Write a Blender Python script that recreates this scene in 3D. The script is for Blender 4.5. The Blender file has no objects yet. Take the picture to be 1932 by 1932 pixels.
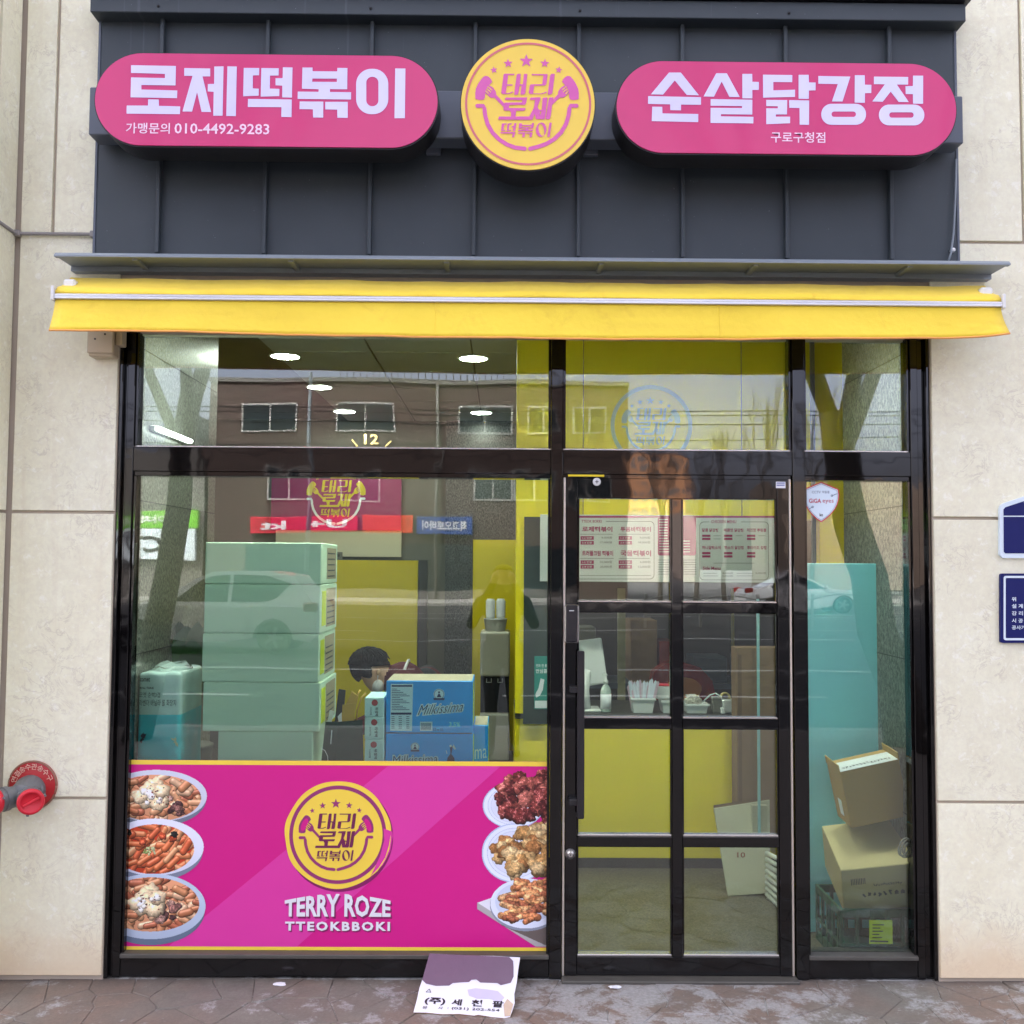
import bpy, bmesh, math, random
import numpy as np
from mathutils import Vector, Matrix
from mathutils.geometry import tessellate_polygon
R = math.radians
S = bpy.context.scene
COL = S.collection
random.seed(7)

# ------------------------------------------------------------------ camera
FPX, HALF = 1880.0, 966.0
CAM = Vector((0.0, -4.10, 1.676))
CROT = Matrix.Rotation(R(-0.48), 3, 'Z') @ Matrix.Rotation(R(93.0), 3, 'X') @ Matrix.Rotation(R(0.37), 3, 'Z')
cam = bpy.data.cameras.new('camera')
cam.sensor_width = 36.0
cam.lens = 36.0 * FPX / (2 * HALF)
cam.clip_start = 0.05
cam.clip_end = 3000
camo = bpy.data.objects.new('camera', cam)
camo.matrix_world = Matrix.Translation(CAM) @ CROT.to_4x4()
COL.objects.link(camo)
S.camera = camo

# ------------------------------------------------------------------ sky, sun, exposure
SUN_EL, SUN_AZ = R(38), R(-14)          # the sun stands behind the shop: the facade is in open shade, the oversized upper block shades the far side too
w = bpy.data.worlds.new('World'); S.world = w; w.use_nodes = True
nt = w.node_tree
bg = nt.nodes['Background']
sky = nt.nodes.new('ShaderNodeTexSky')
sky.sky_type = 'NISHITA'; sky.sun_disc = False
sky.sun_elevation = SUN_EL; sky.sun_rotation = SUN_AZ
sky.air_density = 0.08; sky.dust_density = 10.0; sky.ozone_density = 1.5
nt.links.new(sky.outputs[0], bg.inputs[0])
bg.inputs[1].default_value = 0.15
sl = bpy.data.lights.new('sun', 'SUN')
sl.energy = 0.6; sl.angle = R(10); sl.color = (1.0, 0.97, 0.93)
so = bpy.data.objects.new('sun', sl); COL.objects.link(so)
sd = Vector((math.sin(SUN_AZ) * math.cos(SUN_EL), math.cos(SUN_AZ) * math.cos(SUN_EL), math.sin(SUN_EL)))
so.rotation_euler = sd.to_track_quat('Z', 'Y').to_euler()
so.location = (0, 20, 30)
S.view_settings.view_transform = 'Standard'
S.view_settings.look = 'None'
S.view_settings.gamma = 1.0
S.view_settings.exposure = 4.65
S.render.engine = 'CYCLES'
S.cycles.use_denoising = True
S.cycles.max_bounces = 8
S.cycles.transparent_max_bounces = 24
S.cycles.sample_clamp_indirect = 6.0

# ------------------------------------------------------------------ helpers
def at(px, py, Y):
    d = CROT @ Vector(((px - HALF) / FPX, -(py - HALF) / FPX, -1.0))
    return CAM + d * ((Y - CAM.y) / d.y)
def rect(x0, y0, x1, y1, Y):
    ym, xm = (y0 + y1) / 2, (x0 + x1) / 2
    return at(x0, ym, Y).x, at(x1, ym, Y).x, at(xm, y1, Y).z, at(xm, y0, Y).z
def lin(c):
    return tuple((v / 12.92 if v <= .04045 else ((v + .055) / 1.055) ** 2.4) for v in (k / 255 for k in c))

def link(o, parent=None):
    COL.objects.link(o)
    if parent is not None:
        o.parent = parent
        o.matrix_parent_inverse = parent.matrix_basis.inverted()
    return o
def tag(o, label=None, cat=None, group=None, kind=None):
    if label: o['label'] = label
    if cat: o['category'] = cat
    if group: o['group'] = group
    if kind: o['kind'] = kind
    return o
def thing(name, label, cat, loc=(0, 0, 0), group=None):
    o = bpy.data.objects.new(name, None)
    o.empty_display_size = .1
    o.location = loc
    COL.objects.link(o)
    return tag(o, label, cat, group)
def mobj(name, verts, faces, mat, parent=None, smooth=False):
    me = bpy.data.meshes.new(name)
    me.from_pydata([tuple(v) for v in verts], [], faces)
    if mat: me.materials.append(mat)
    if smooth: me.polygons.foreach_set('use_smooth', [True] * len(me.polygons))
    me.update()
    return link(bpy.data.objects.new(name, me), parent)
def bmobj(name, bm, mat, parent=None, smooth=False):
    me = bpy.data.meshes.new(name)
    bm.to_mesh(me); bm.free()
    for m in (mat if isinstance(mat, (list, tuple)) else [mat]): me.materials.append(m)
    if smooth: me.polygons.foreach_set('use_smooth', [True] * len(me.polygons))
    return link(bpy.data.objects.new(name, me), parent)
def bm_box(bm, x0, x1, y0, y1, z0, z1, bevel=0.0, M=None, seg=1):
    vs = [bm.verts.new(v) for v in ((x0, y0, z0), (x1, y0, z0), (x1, y1, z0), (x0, y1, z0), (x0, y0, z1), (x1, y0, z1), (x1, y1, z1), (x0, y1, z1))]
    fs = [bm.faces.new([vs[i] for i in f]) for f in ((0, 3, 2, 1), (4, 5, 6, 7), (0, 1, 5, 4), (1, 2, 6, 5), (2, 3, 7, 6), (3, 0, 4, 7))]
    if bevel:
        es = {e for f in fs for e in f.edges}
        r = bmesh.ops.bevel(bm, geom=list(es), offset=bevel, segments=seg, affect='EDGES', profile=.5)
        vs = list({v for f in r['faces'] for v in f.verts} | {v for v in vs if v.is_valid})
    if M is not None: bmesh.ops.transform(bm, matrix=M, verts=[v for v in vs if v.is_valid])
def box(name, x0, x1, y0, y1, z0, z1, mat, parent=None, bevel=0.0, M=None, seg=1):
    bm = bmesh.new()
    bm_box(bm, min(x0, x1), max(x0, x1), min(y0, y1), max(y0, y1), min(z0, z1), max(z0, z1), bevel, M, seg)
    return bmobj(name, bm, mat, parent)
def pbox(name, x0, y0, x1, y1, Y, dep, mat, parent=None, bevel=0.0):
    X0, X1, Z0, Z1 = rect(x0, y0, x1, y1, Y)
    return box(name, X0, X1, Y, Y + dep, Z0, Z1, mat, parent, bevel)
def tess(loops):
    ls = [[Vector((p[0], p[1], 0)) for p in l] for l in loops]
    tr = tessellate_polygon(ls)
    pts = [p for l in loops for p in l]
    out = []
    for t in tr:
        a, b, c = (pts[i] for i in t)
        if (b[0] - a[0]) * (c[1] - a[1]) - (b[1] - a[1]) * (c[0] - a[0]) < 0: t = (t[0], t[2], t[1])
        out.append(tuple(t))
    return pts, out
def flat(name, groups, Y, mat, parent, step=.0001, depth=0.0):
    """planar (x,z) loops -> one mesh facing the street; each group [outer, holes...]"""
    V, F = [], []
    for gi, loops in enumerate(groups):
        pts, tr = tess(loops)
        b = len(V); y = Y - gi * step
        V += [(p[0], y, p[1]) for p in pts]
        F += [tuple(b + i for i in t) for t in tr]
        if depth:
            b2 = len(V)
            V += [(p[0], y + depth, p[1]) for p in pts]
            F += [tuple(b2 + i for i in reversed(t)) for t in tr]
            k = 0
            for l in loops:
                n = len(l)
                area = sum(l[i][0] * l[(i + 1) % n][1] - l[(i + 1) % n][0] * l[i][1] for i in range(n))
                outer = l is loops[0]
                for i in range(n):
                    i0, i1 = k + i, k + (i + 1) % n
                    q = (b + i0, b2 + i0, b2 + i1, b + i1)
                    if (area > 0) != outer: q = q[::-1]
                    F.append(q)
                k += n
    return mobj(name, V, F, mat, parent)
def pflat(name, groups, Y, mat, parent, step=.0001, depth=0.0):
    g = [[[(lambda p: (p.x, p.z))(at(x, y, Y)) for x, y in l] for l in loops] for loops in groups]
    return flat(name, g, Y, mat, parent, step, depth)
def rrect(x0, y0, x1, y1, r, n=8):
    r = min(r, abs(x1 - x0) / 2 - 1e-6, abs(y1 - y0) / 2 - 1e-6)
    o = []
    for cx, cy, a in ((x1 - r, y1 - r, 0), (x0 + r, y1 - r, 90), (x0 + r, y0 + r, 180), (x1 - r, y0 + r, 270)):
        for i in range(n + 1):
            t = R(a + 90 * i / n); o.append((cx + r * math.cos(t), cy + r * math.sin(t)))
    return o
def ell(cx, cy, rx, ry, n=40, rot=0):
    c, s = math.cos(rot), math.sin(rot)
    return [(cx + rx * math.cos(t) * c - ry * math.sin(t) * s, cy + rx * math.cos(t) * s + ry * math.sin(t) * c) for t in (2 * math.pi * i / n for i in range(n))]
def star(cx, cy, r, rot=0):
    return [(cx + (r if i % 2 == 0 else r * .4) * math.sin(i * math.pi / 5 + rot), cy - (r if i % 2 == 0 else r * .4) * math.cos(i * math.pi / 5 + rot)) for i in range(10)]
def stroke(pts, wd, cap=True):
    P = [Vector(p) for p in pts]; L, Rr = [], []
    for i, p in enumerate(P):
        d = (P[min(i + 1, len(P) - 1)] - P[max(i - 1, 0)]).normalized()
        n = Vector((-d.y, d.x)) * wd / 2
        L.append(p + n); Rr.append(p - n)
    out = [tuple(v) for v in L]
    def arc(c, v0):
        a0 = math.atan2(v0.y, v0.x)
        return [(c.x + wd / 2 * math.cos(a0 - math.pi * k / 8), c.y + wd / 2 * math.sin(a0 - math.pi * k / 8)) for k in range(1, 8)]
    if cap: out += arc(P[-1], L[-1] - P[-1])
    out += [tuple(v) for v in reversed(Rr)]
    if cap: out += arc(P[0], Rr[0] - P[0])
    return out
_tc = {}
def text2d(body, bold=0.0, shear=0.0, spacing=1.0):
    k = (body, bold, shear, spacing)
    if k not in _tc:
        c = bpy.data.curves.new('lettering', 'FONT')
        c.body = body; c.offset = bold; c.shear = shear; c.space_character = spacing; c.resolution_u = 2; c.size = 1
        o = bpy.data.objects.new('lettering', c)
        m = o.to_mesh()
        V = [(v.co.x, v.co.y) for v in m.vertices]; F = [tuple(p.vertices) for p in m.polygons]
        o.to_mesh_clear(); bpy.data.objects.remove(o); bpy.data.curves.remove(c)
        xs = [v[0] for v in V]; ys = [v[1] for v in V]
        x0, y0, wd, ht = min(xs), min(ys), max(xs) - min(xs), max(ys) - min(ys)
        _tc[k] = ([((x - x0) / wd, (y - y0) / ht) for x, y in V], F)
    return _tc[k]
def text_on(name, items, mat, parent):
    """items: (body, origin, ux, uy, bold): lettering filling the parallelogram"""
    V, F = [], []
    for it in items:
        body, o, ux, uy = it[:4]
        kw = it[4] if len(it) > 4 else {}
        if not isinstance(kw, dict): kw = {'bold': kw}
        v, f = text2d(body, **kw); b = len(V)
        o, ux, uy = Vector(o), Vector(ux), Vector(uy)
        V += [o + ux * p[0] + uy * p[1] for p in v]; F += [tuple(b + i for i in q) for q in f]
    return mobj(name, V, F, mat, parent)
def ptext(name, items, Y, mat, parent):
    """items: (body, x0, y0, x1, y1[, bold]) in picture units on the plane Y"""
    L = []
    for it in items:
        X0, X1, Z0, Z1 = rect(*it[1:5], Y)
        L.append((it[0], (X0, Y, Z0), (X1 - X0, 0, 0), (0, 0, Z1 - Z0), it[5] if len(it) > 5 else 0.0))
    return text_on(name, L, mat, parent)
def bm_tube(bm, pts, rad, n=8, cap=True):
    P = [Vector(p) for p in pts]
    rad = rad if isinstance(rad, (list, tuple)) else [rad] * len(P)
    rings = []; ref = None
    for i, p in enumerate(P):
        d = (P[min(i + 1, len(P) - 1)] - P[max(i - 1, 0)]).normalized()
        if ref is None or abs(d.dot(ref)) > .95: ref = Vector((0, 0, 1)) if abs(d.z) < .9 else Vector((1, 0, 0))
        u = d.cross(ref).normalized(); v = d.cross(u).normalized()
        rings.append([bm.verts.new(p + (u * math.cos(t) + v * math.sin(t)) * rad[i]) for t in (2 * math.pi * k / n for k in range(n))])
    for a, b in zip(rings, rings[1:]):
        for k in range(n): bm.faces.new((a[k], b[k], b[(k + 1) % n], a[(k + 1) % n]))
    if cap:
        bm.faces.new(rings[0]); bm.faces.new(list(reversed(rings[-1])))
def tube(name, pts, rad, mat, parent=None, n=8):
    bm = bmesh.new(); bm_tube(bm, pts, rad, n)
    bmesh.ops.recalc_face_normals(bm, faces=bm.faces)
    return bmobj(name, bm, mat, parent, True)
def bm_lathe(bm, prof, n=20, M=None):
    rings = []
    for r, z in prof:
        rings.append([bm.verts.new((max(r, 1e-4) * math.cos(t), max(r, 1e-4) * math.sin(t), z)) for t in (2 * math.pi * k / n for k in range(n))])
    for a, b in zip(rings, rings[1:]):
        for k in range(n): bm.faces.new((a[k], a[(k + 1) % n], b[(k + 1) % n], b[k]))
    bm.faces.new(list(reversed(rings[0]))); bm.faces.new(rings[-1])
    if M is not None: bmesh.ops.transform(bm, matrix=M, verts=[v for r in rings for v in r])
def lathe(name, prof, mat, parent=None, n=20, M=None, smooth=True):
    bm = bmesh.new(); bm_lathe(bm, prof, n, M)
    o = bmobj(name, bm, mat, parent)
    if smooth:
        for p in o.data.polygons: p.use_smooth = len(p.vertices) == 4
    return o
def copy_tree(o, parent=None):
    c = o.copy(); COL.objects.link(c)
    if parent is not None: c.parent = parent
    for ch in o.children: copy_tree(ch, c)
    return c
YROT = Matrix.Rotation(R(90), 4, 'X')       # lathe axis z -> -y (towards the street)

# ------------------------------------------------------------------ materials
def _new(name):
    m = bpy.data.materials.new(name); m.use_nodes = True
    t = m.node_tree
    return m, t, t.nodes['Principled BSDF']
def N(t, typ, **kw):
    n = t.nodes.new(typ)
    for k, v in kw.items():
        if k in n.inputs: n.inputs[k].default_value = v
        else: setattr(n, k, v)
    return n
def coords(t, scale=(1, 1, 1), kind='Object'):
    tc = N(t, 'ShaderNodeTexCoord'); mp = N(t, 'ShaderNodeMapping')
    mp.inputs['Scale'].default_value = scale
    t.links.new(tc.outputs[kind], mp.inputs[0])
    return mp.outputs[0]
def noise(t, vec, scale, detail=4, rough=.55, dist=0.0):
    n = N(t, 'ShaderNodeTexNoise'); n.inputs['Scale'].default_value = scale; n.inputs['Detail'].default_value = detail
    n.inputs['Roughness'].default_value = rough; n.inputs['Distortion'].default_value = dist
    t.links.new(vec, n.inputs['Vector']); return n.outputs['Fac']
def ramp(t, fac, stops):
    r = N(t, 'ShaderNodeValToRGB'); e = r.color_ramp.elements
    while len(e) < len(stops): e.new(.5)
    for el, (p, c) in zip(e, stops):
        el.position = p; el.color = (c, c, c, 1) if isinstance(c, (int, float)) else (*c, 1)
    t.links.new(fac, r.inputs[0]); return r.outputs[0]
def mix(t, fac, a, b, mode='MIX'):
    n = N(t, 'ShaderNodeMix', data_type='RGBA', blend_type=mode)
    for sock, v in ((n.inputs[0], fac), (n.inputs[6], a), (n.inputs[7], b)):
        if hasattr(v, 'links'): t.links.new(v, sock)
        elif isinstance(v, (int, float)): sock.default_value = v
        else: sock.default_value = (*v, 1)
    return n.outputs[2]
def math_(t, op, a, b=0.0, clamp=False):
    n = N(t, 'ShaderNodeMath', operation=op, use_clamp=clamp)
    for s, v in zip(n.inputs, (a, b)):
        if hasattr(v, 'links'): t.links.new(v, s)
        else: s.default_value = v
    return n.outputs[0]
def bumpn(t, h, strength, dist=.01):
    b = N(t, 'ShaderNodeBump'); b.inputs['Strength'].default_value = strength; b.inputs['Distance'].default_value = dist
    t.links.new(h, b.inputs['Height']); return b.outputs[0]
def mat(name, col, rough=.5, var=.06, vs=7., bump=0., bs=80., metal=0., spec=.5, coat=0., stretch=(1, 1, 1), bdist=.004):
    m, t, b = _new(name)
    b.inputs['Roughness'].default_value = rough; b.inputs['Metallic'].default_value = metal
    b.inputs['Specular IOR Level'].default_value = spec; b.inputs['Coat Weight'].default_value = coat
    b.inputs['Coat Roughness'].default_value = .05
    vec = coords(t, stretch)
    lo = tuple(c * (1 - var) for c in col); hi = tuple(min(1, c * (1 + var)) for c in col)
    t.links.new(mix(t, noise(t, vec, vs, 5, .6), lo, hi), b.inputs['Base Color'])
    rr = math_(t, 'ADD', math_(t, 'MULTIPLY', noise(t, vec, vs * 2.3, 3), rough * .35), rough * .82)
    t.links.new(rr, b.inputs['Roughness'])
    if bump: t.links.new(bumpn(t, noise(t, vec, bs, 4, .6), bump, bdist), b.inputs['Normal'])
    return m
def emis(name, col, strength):
    m, t, b = _new(name)
    b.inputs['Base Color'].default_value = (*col, 1)
    b.inputs['Emission Color'].default_value = (*col, 1); b.inputs['Emission Strength'].default_value = strength
    return m
def mat_stone():
    m, t, b = _new('limestone')
    v = coords(t)
    oi = N(t, 'ShaderNodeObjectInfo')
    off = N(t, 'ShaderNodeVectorMath', operation='SCALE'); off.inputs[0].default_value = (37, 11, 23)
    t.links.new(oi.outputs['Random'], off.inputs['Scale'])
    ad = N(t, 'ShaderNodeVectorMath', operation='ADD'); t.links.new(v, ad.inputs[0]); t.links.new(off.outputs[0], ad.inputs[1])
    p = ad.outputs[0]
    big = noise(t, p, 2.2, 5, .6, .6); med = noise(t, p, 9, 6, .68, .8); fine = noise(t, p, 60, 4, .6)
    base = mix(t, ramp(t, big, [(.3, 0.), (.7, 1.)]), lin((244, 244, 218)), lin((238, 235, 205)))
    base = mix(t, ramp(t, med, [(.40, 0.), (.66, .62)]), base, lin((230, 226, 197)))
    base = mix(t, ramp(t, noise(t, p, 26, 5, .7, .5), [(.57, 0.), (.66, .75)]), base, lin((250, 250, 232)))
    # fine fossil veins: thin dark contour lines of a distorted noise
    vn = noise(t, p, 11, 7, .66, .9)
    vein = ramp(t, math_(t, 'ABSOLUTE', math_(t, 'SUBTRACT', vn, .5)), [(0., 1.), (.012, .5), (.028, 0.)])
    msk = ramp(t, noise(t, p, 5.5, 2), [(.45, 0.), (.62, .42)])
    base = mix(t, math_(t, 'MULTIPLY', vein, msk), base, lin((178, 166, 150)))
    base = mix(t, ramp(t, fine, [(.35, .16), (.6, 0.)]), base, lin((200, 190, 174)))
    # weather streaks
    st = N(t, 'ShaderNodeMapping'); st.inputs['Scale'].default_value = (16, 16, .7); t.links.new(v, st.inputs[0])
    sk = ramp(t, noise(t, st.outputs[0], 1, 4, .6), [(.56, 0.), (.78, .30)])
    base = mix(t, sk, base, lin((212, 196, 172)))
    # splash stain along the foot of the wall
    sp = N(t, 'ShaderNodeSeparateXYZ'); t.links.new(v, sp.inputs[0])
    h = math_(t, 'ADD', sp.outputs[2], math_(t, 'MULTIPLY', math_(t, 'SUBTRACT', big, .5), -.34))
    foot = ramp(t, h, [(.03, .75), (.24, .0)])
    base = mix(t, foot, base, lin((224, 200, 164)))
    tint = math_(t, 'ADD', math_(t, 'MULTIPLY', oi.outputs['Random'], .07), .93)
    sc = N(t, 'ShaderNodeVectorMath', operation='SCALE'); t.links.new(base, sc.inputs[0]); t.links.new(tint, sc.inputs['Scale'])
    t.links.new(sc.outputs[0], b.inputs['Base Color'])
    b.inputs['Roughness'].default_value = .55
    t.links.new(bumpn(t, med, .25, .004), b.inputs['Normal'])
    return m
def mat_granite(name, lo, hi, mid, rough=.34):
    m, t, b = _new(name)
    v = coords(t, (1, 1, .6))
    n1 = noise(t, v, 95, 3, .7); n2 = noise(t, v, 45, 4, .7); n3 = noise(t, v, 1.8, 3)
    c = mix(t, ramp(t, n1, [(.42, 0.), (.58, 1.)]), lo, hi)
    c = mix(t, ramp(t, n2, [(.45, 0.), (.62, .75)]), c, mid)
    c = mix(t, ramp(t, n3, [(.3, 0.), (.75, .35)]), c, tuple(k * .6 for k in mid))
    t.links.new(c, b.inputs['Base Color'])
    b.inputs['Roughness'].default_value = rough
    return m
def mat_glass(name, tint, refl):
    m = bpy.data.materials.new(name); m.use_nodes = True
    t = m.node_tree; t.nodes.clear()
    out = N(t, 'ShaderNodeOutputMaterial'); mx = N(t, 'ShaderNodeMixShader')
    tr = N(t, 'ShaderNodeBsdfTransparent'); gl = N(t, 'ShaderNodeBsdfGlossy')
    tr.inputs[0].default_value = (*tint, 1); gl.inputs['Roughness'].default_value = 0.0
    gl.inputs[0].default_value = (1, 1, 1, 1)
    fr = N(t, 'ShaderNodeFresnel'); fr.inputs[0].default_value = refl
    # float glass is never perfectly flat: a very slow ripple bends the mirrored street
    v = coords(t)
    bp = bumpn(t, noise(t, v, 1.7, 1, .4), .05, .02)
    t.links.new(bp, gl.inputs['Normal'])
    t.links.new(fr.outputs[0], mx.inputs[0]); t.links.new(tr.outputs[0], mx.inputs[1]); t.links.new(gl.outputs[0], mx.inputs[2])
    t.links.new(mx.outputs[0], out.inputs[0])
    return m
def mat_frame():
    m, t, b = _new('black_anodised_frame')
    v = coords(t)
    dust = ramp(t, noise(t, v, 14, 6, .7), [(.55, 0.), (.85, .12)])
    sp = N(t, 'ShaderNodeSeparateXYZ'); t.links.new(v, sp.inputs[0])
    low = ramp(t, sp.outputs[2], [(.0, .55), (.12, .0)])
    fac = math_(t, 'MAXIMUM', dust, math_(t, 'MULTIPLY', low, noise(t, v, 30, 5, .7)))
    t.links.new(mix(t, fac, (.003, .0028, .003), (.03, .029, .028)), b.inputs['Base Color'])
    t.links.new(math_(t, 'ADD', math_(t, 'MULTIPLY', fac, .5), .03), b.inputs['Roughness'])
    b.inputs['IOR'].default_value = 1.5
    st = N(t, 'ShaderNodeMapping'); st.inputs['Scale'].default_value = (3, 3, 3); t.links.new(v, st.inputs[0])
    t.links.new(bumpn(t, noise(t, st.outputs[0], 1.6, 2, .5), .05, .02), b.inputs['Normal'])
    return m
def mat_clad():
    m, t, b = _new('slate_blue_cladding')
    v = coords(t)
    c = mix(t, noise(t, v, 3, 4), lin((53, 62, 67)), lin((61, 70, 76)))
    st = N(t, 'ShaderNodeMapping'); st.inputs['Scale'].default_value = (26, 1, .9); t.links.new(v, st.inputs[0])
    c = mix(t, ramp(t, noise(t, st.outputs[0], 1, 3), [(.68, 0.), (.78, .3)]), c, lin((116, 124, 134)))
    sp = ramp(t, noise(t, v, 120, 2, .5), [(.76, 0.), (.80, .55)])
    c = mix(t, sp, c, lin((150, 156, 162)))
    t.links.new(c, b.inputs['Base Color'])
    t.links.new(math_(t, 'ADD', math_(t, 'MULTIPLY', noise(t, v, 7, 4), .2), .46), b.inputs['Roughness'])
    t.links.new(bumpn(t, noise(t, v, 1.6, 2), .18, .02), b.inputs['Normal'])
    return m
def mat_pave(name, grout=False):
    m, t, b = _new(name)
    v = coords(t)
    oi = N(t, 'ShaderNodeObjectInfo')
    n1 = noise(t, v, 1.5, 3); n2 = noise(t, v, 11, 6, .7); n3 = noise(t, v, 5.2, 7, .78, .25); n4 = noise(t, v, 70, 4, .7)
    c = mix(t, ramp(t, n1, [(.40, 0.), (.56, 1.)]), lin((126, 124, 114)), lin((132, 112, 98)))
    c = mix(t, ramp(t, n2, [(.35, 0.), (.7, .7)]), c, lin((104, 98, 90)))
    c = mix(t, math_(t, 'MULTIPLY', oi.outputs['Random'], .35), c, lin((108, 102, 96)))
    # worn sealer: pale flaked patches
    sp = N(t, 'ShaderNodeSeparateXYZ'); t.links.new(v, sp.inputs[0])
    bias = ramp(t, math_(t, 'MULTIPLY', math_(t, 'ADD', sp.outputs[0], 2.2), .25), [(.30, .0), (.62, .13), (.9, .06)])
    pt = math_(t, 'ADD', n3, bias)
    pm = ramp(t, math_(t, 'ADD', pt, math_(t, 'MULTIPLY', n2, .26)), [(.70, 0.), (.78, .62)])
    c = mix(t, pm, c, lin((178, 180, 180)))
    c = mix(t, ramp(t, n4, [(.4, .3), (.62, 0.)]), c, lin((90, 84, 78)))
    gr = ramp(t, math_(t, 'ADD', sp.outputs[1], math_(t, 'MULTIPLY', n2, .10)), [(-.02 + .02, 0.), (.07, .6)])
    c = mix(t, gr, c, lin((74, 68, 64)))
    if grout:
        g = mix(t, ramp(t, math_(t, 'ADD', n3, bias), [(.5, 0.), (.62, 1.)]), lin((92, 86, 80)), lin((172, 174, 172)))
        c = mix(t, .8, c, g)
    t.links.new(c, b.inputs['Base Color'])
    b.inputs['Roughness'].default_value = .72
    t.links.new(bumpn(t, math_(t, 'ADD', n2, math_(t, 'MULTIPLY', n4, .5)), .5, .006), b.inputs['Normal'])
    return m
def mat_vcol(name, rough=.35):
    m, t, b = _new(name)
    a = N(t, 'ShaderNodeVertexColor'); a.layer_name = 'print'
    t.links.new(a.outputs[0], b.inputs['Base Color']); b.inputs['Roughness'].default_value = rough
    return m
def mat_brick():
    m, t, b = _new('red_brick')
    v = coords(t, (1, 1, 1))
    cb = N(t, 'ShaderNodeCombineXYZ'); sp = N(t, 'ShaderNodeSeparateXYZ'); t.links.new(v, sp.inputs[0])
    t.links.new(sp.outputs[0], cb.inputs[0]); t.links.new(sp.outputs[2], cb.inputs[1])
    br = N(t, 'ShaderNodeTexBrick'); br.inputs['Scale'].default_value = 4
    br.inputs['Color1'].default_value = (.062, .040, .034, 1); br.inputs['Color2'].default_value = (.085, .050, .041, 1); br.inputs['Mortar'].default_value = (.09, .08, .07, 1)
    t.links.new(cb.outputs[0], br.inputs['Vector'])
    t.links.new(br.outputs[0], b.inputs['Base Color']); b.inputs['Roughness'].default_value = .8
    return m
def mat_fabric():
    m, t, b = _new('yellow_awning_fabric')
    v = coords(t)
    c = mix(t, noise(t, v, 2.2, 4), lin((234, 204, 46)), lin((242, 214, 58)))
    c = mix(t, ramp(t, noise(t, v, 6, 6, .75, 1), [(.54, 0.), (.76, .42)]), c, lin((204, 160, 34)))
    st = N(t, 'ShaderNodeMapping'); st.inputs['Scale'].default_value = (.9, 12, 12); t.links.new(v, st.inputs[0])
    c = mix(t, ramp(t, noise(t, st.outputs[0], 1, 5), [(.45, 0.), (.72, .28)]), c, lin((214, 172, 40)))
    t.links.new(c, b.inputs['Base Color']); b.inputs['Roughness'].default_value = .62
    b.inputs['Sheen Weight'].default_value = .15
    wv = noise(t, v, 420, 2); bp = noise(t, v, 7, 3)
    t.links.new(bumpn(t, math_(t, 'ADD', bp, math_(t, 'MULTIPLY', wv, .12)), .75, .012), b.inputs['Normal'])
    return m

STONE = mat_stone()
SEAL = mat('joint_sealant', lin((178, 166, 148)), .7, .08)
CLAD = mat_clad()
FRAME = mat_frame()
GLASS = mat_glass('green_float_glass', (.86, .95, .90), 1.80)
FABRIC = mat_fabric()
ALU = mat('brushed_aluminium', (.62, .62, .62), .34, .12, 5, metal=.85, stretch=(.4, 20, 20))
STEEL = mat('stainless_steel', (.55, .54, .52), .25, .08, 5, metal=.9)
GALV = mat('painted_grey_sheet', lin((132, 142, 150)), .42, .08, 4)
WPLAS = mat('white_plastic', (.72, .73, .72), .35, .03)
BPLAS = mat('black_plastic', (.014, .014, .016), .3, .2)
PINK = mat('pink_sign_film', lin((206, 46, 114)), .32, .03, 2, spec=.5, coat=.25)
LILAC = mat('white_sign_letter', lin((216, 212, 248)), .2, .02, 2, coat=.6)
SYEL = mat('yellow_sign_film', lin((240, 206, 70)), .34, .03, 2, coat=.25)
LPINK = mat('logo_pink_film', lin((212, 88, 168)), .34, .03, 2, coat=.2)
LRING = mat('logo_ring_film', lin((208, 106, 116)), .34, .03, 2)
SBLACK = mat('sign_rim_black', (.012, .012, .014), .35, .1)
BEAM = mat('sign_beam_grey', lin((86, 94, 106)), .4, .06, 3)
MAG = mat('magenta_print', lin((212, 18, 134)), .38, .03, 2, coat=.1)
MAGL = mat('pale_magenta_print', lin((220, 56, 158)), .38, .03, 2, coat=.1)
BYEL = mat('yellow_print', lin((244, 212, 74)), .38, .03, 2, coat=.1)
PLUM = mat('plum_print', lin((112, 30, 78)), .38, .05, 3)
PLUMD = mat('purple_print', lin((150, 48, 112)), .38, .05, 3)
PWHITE = mat('white_print', (.78, .79, .82), .38, .02)
PBLACK = mat('dark_print', (.02, .02, .025), .45, .1)
GRAN = mat_granite('grey_granite', (.03, .034, .03), (.30, .30, .27), (.12, .13, .115))
GRAND = mat_granite('dark_granite', (.02, .022, .022), (.16, .16, .15), (.07, .075, .07))
YWALL = mat('yellow_painted_wall', lin((240, 216, 12)), .42, .04, 1.5)
# ================================================================== GROUND
PAVE = mat_pave('stamped_concrete_stone'); GROUT = mat_pave('paving_joint', True)
ASPH = mat('asphalt', (.05, .05, .052), .85, .2, 3, .4, 90)
KERB = mat('kerb_concrete', (.34, .33, .31), .8, .1, 5)
PAINT = mat('road_paint', (.7, .7, .68), .7, .12, 20)
tag(mobj('ground', [(-900, -900, -.2), (900, -900, -.2), (900, 900, -.2), (-900, 900, -.2)], [(0, 1, 2, 3)], ASPH), kind='structure')
tag(box('outer_pavement', -30, 30, -6.0, -1.16, -.19, -.006, mat('plain_paving', lin((140, 132, 126)), .8, .06, 1.2)), kind='structure')
pav = tag(box('pavement', -30, 30, -1.16, .35, -.19, -.0045, GROUT), kind='structure')
tag(box('kerb', -30, 30, -6.2, -6.0, -.19, -.005, KERB, bevel=.02), kind='structure')
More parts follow.
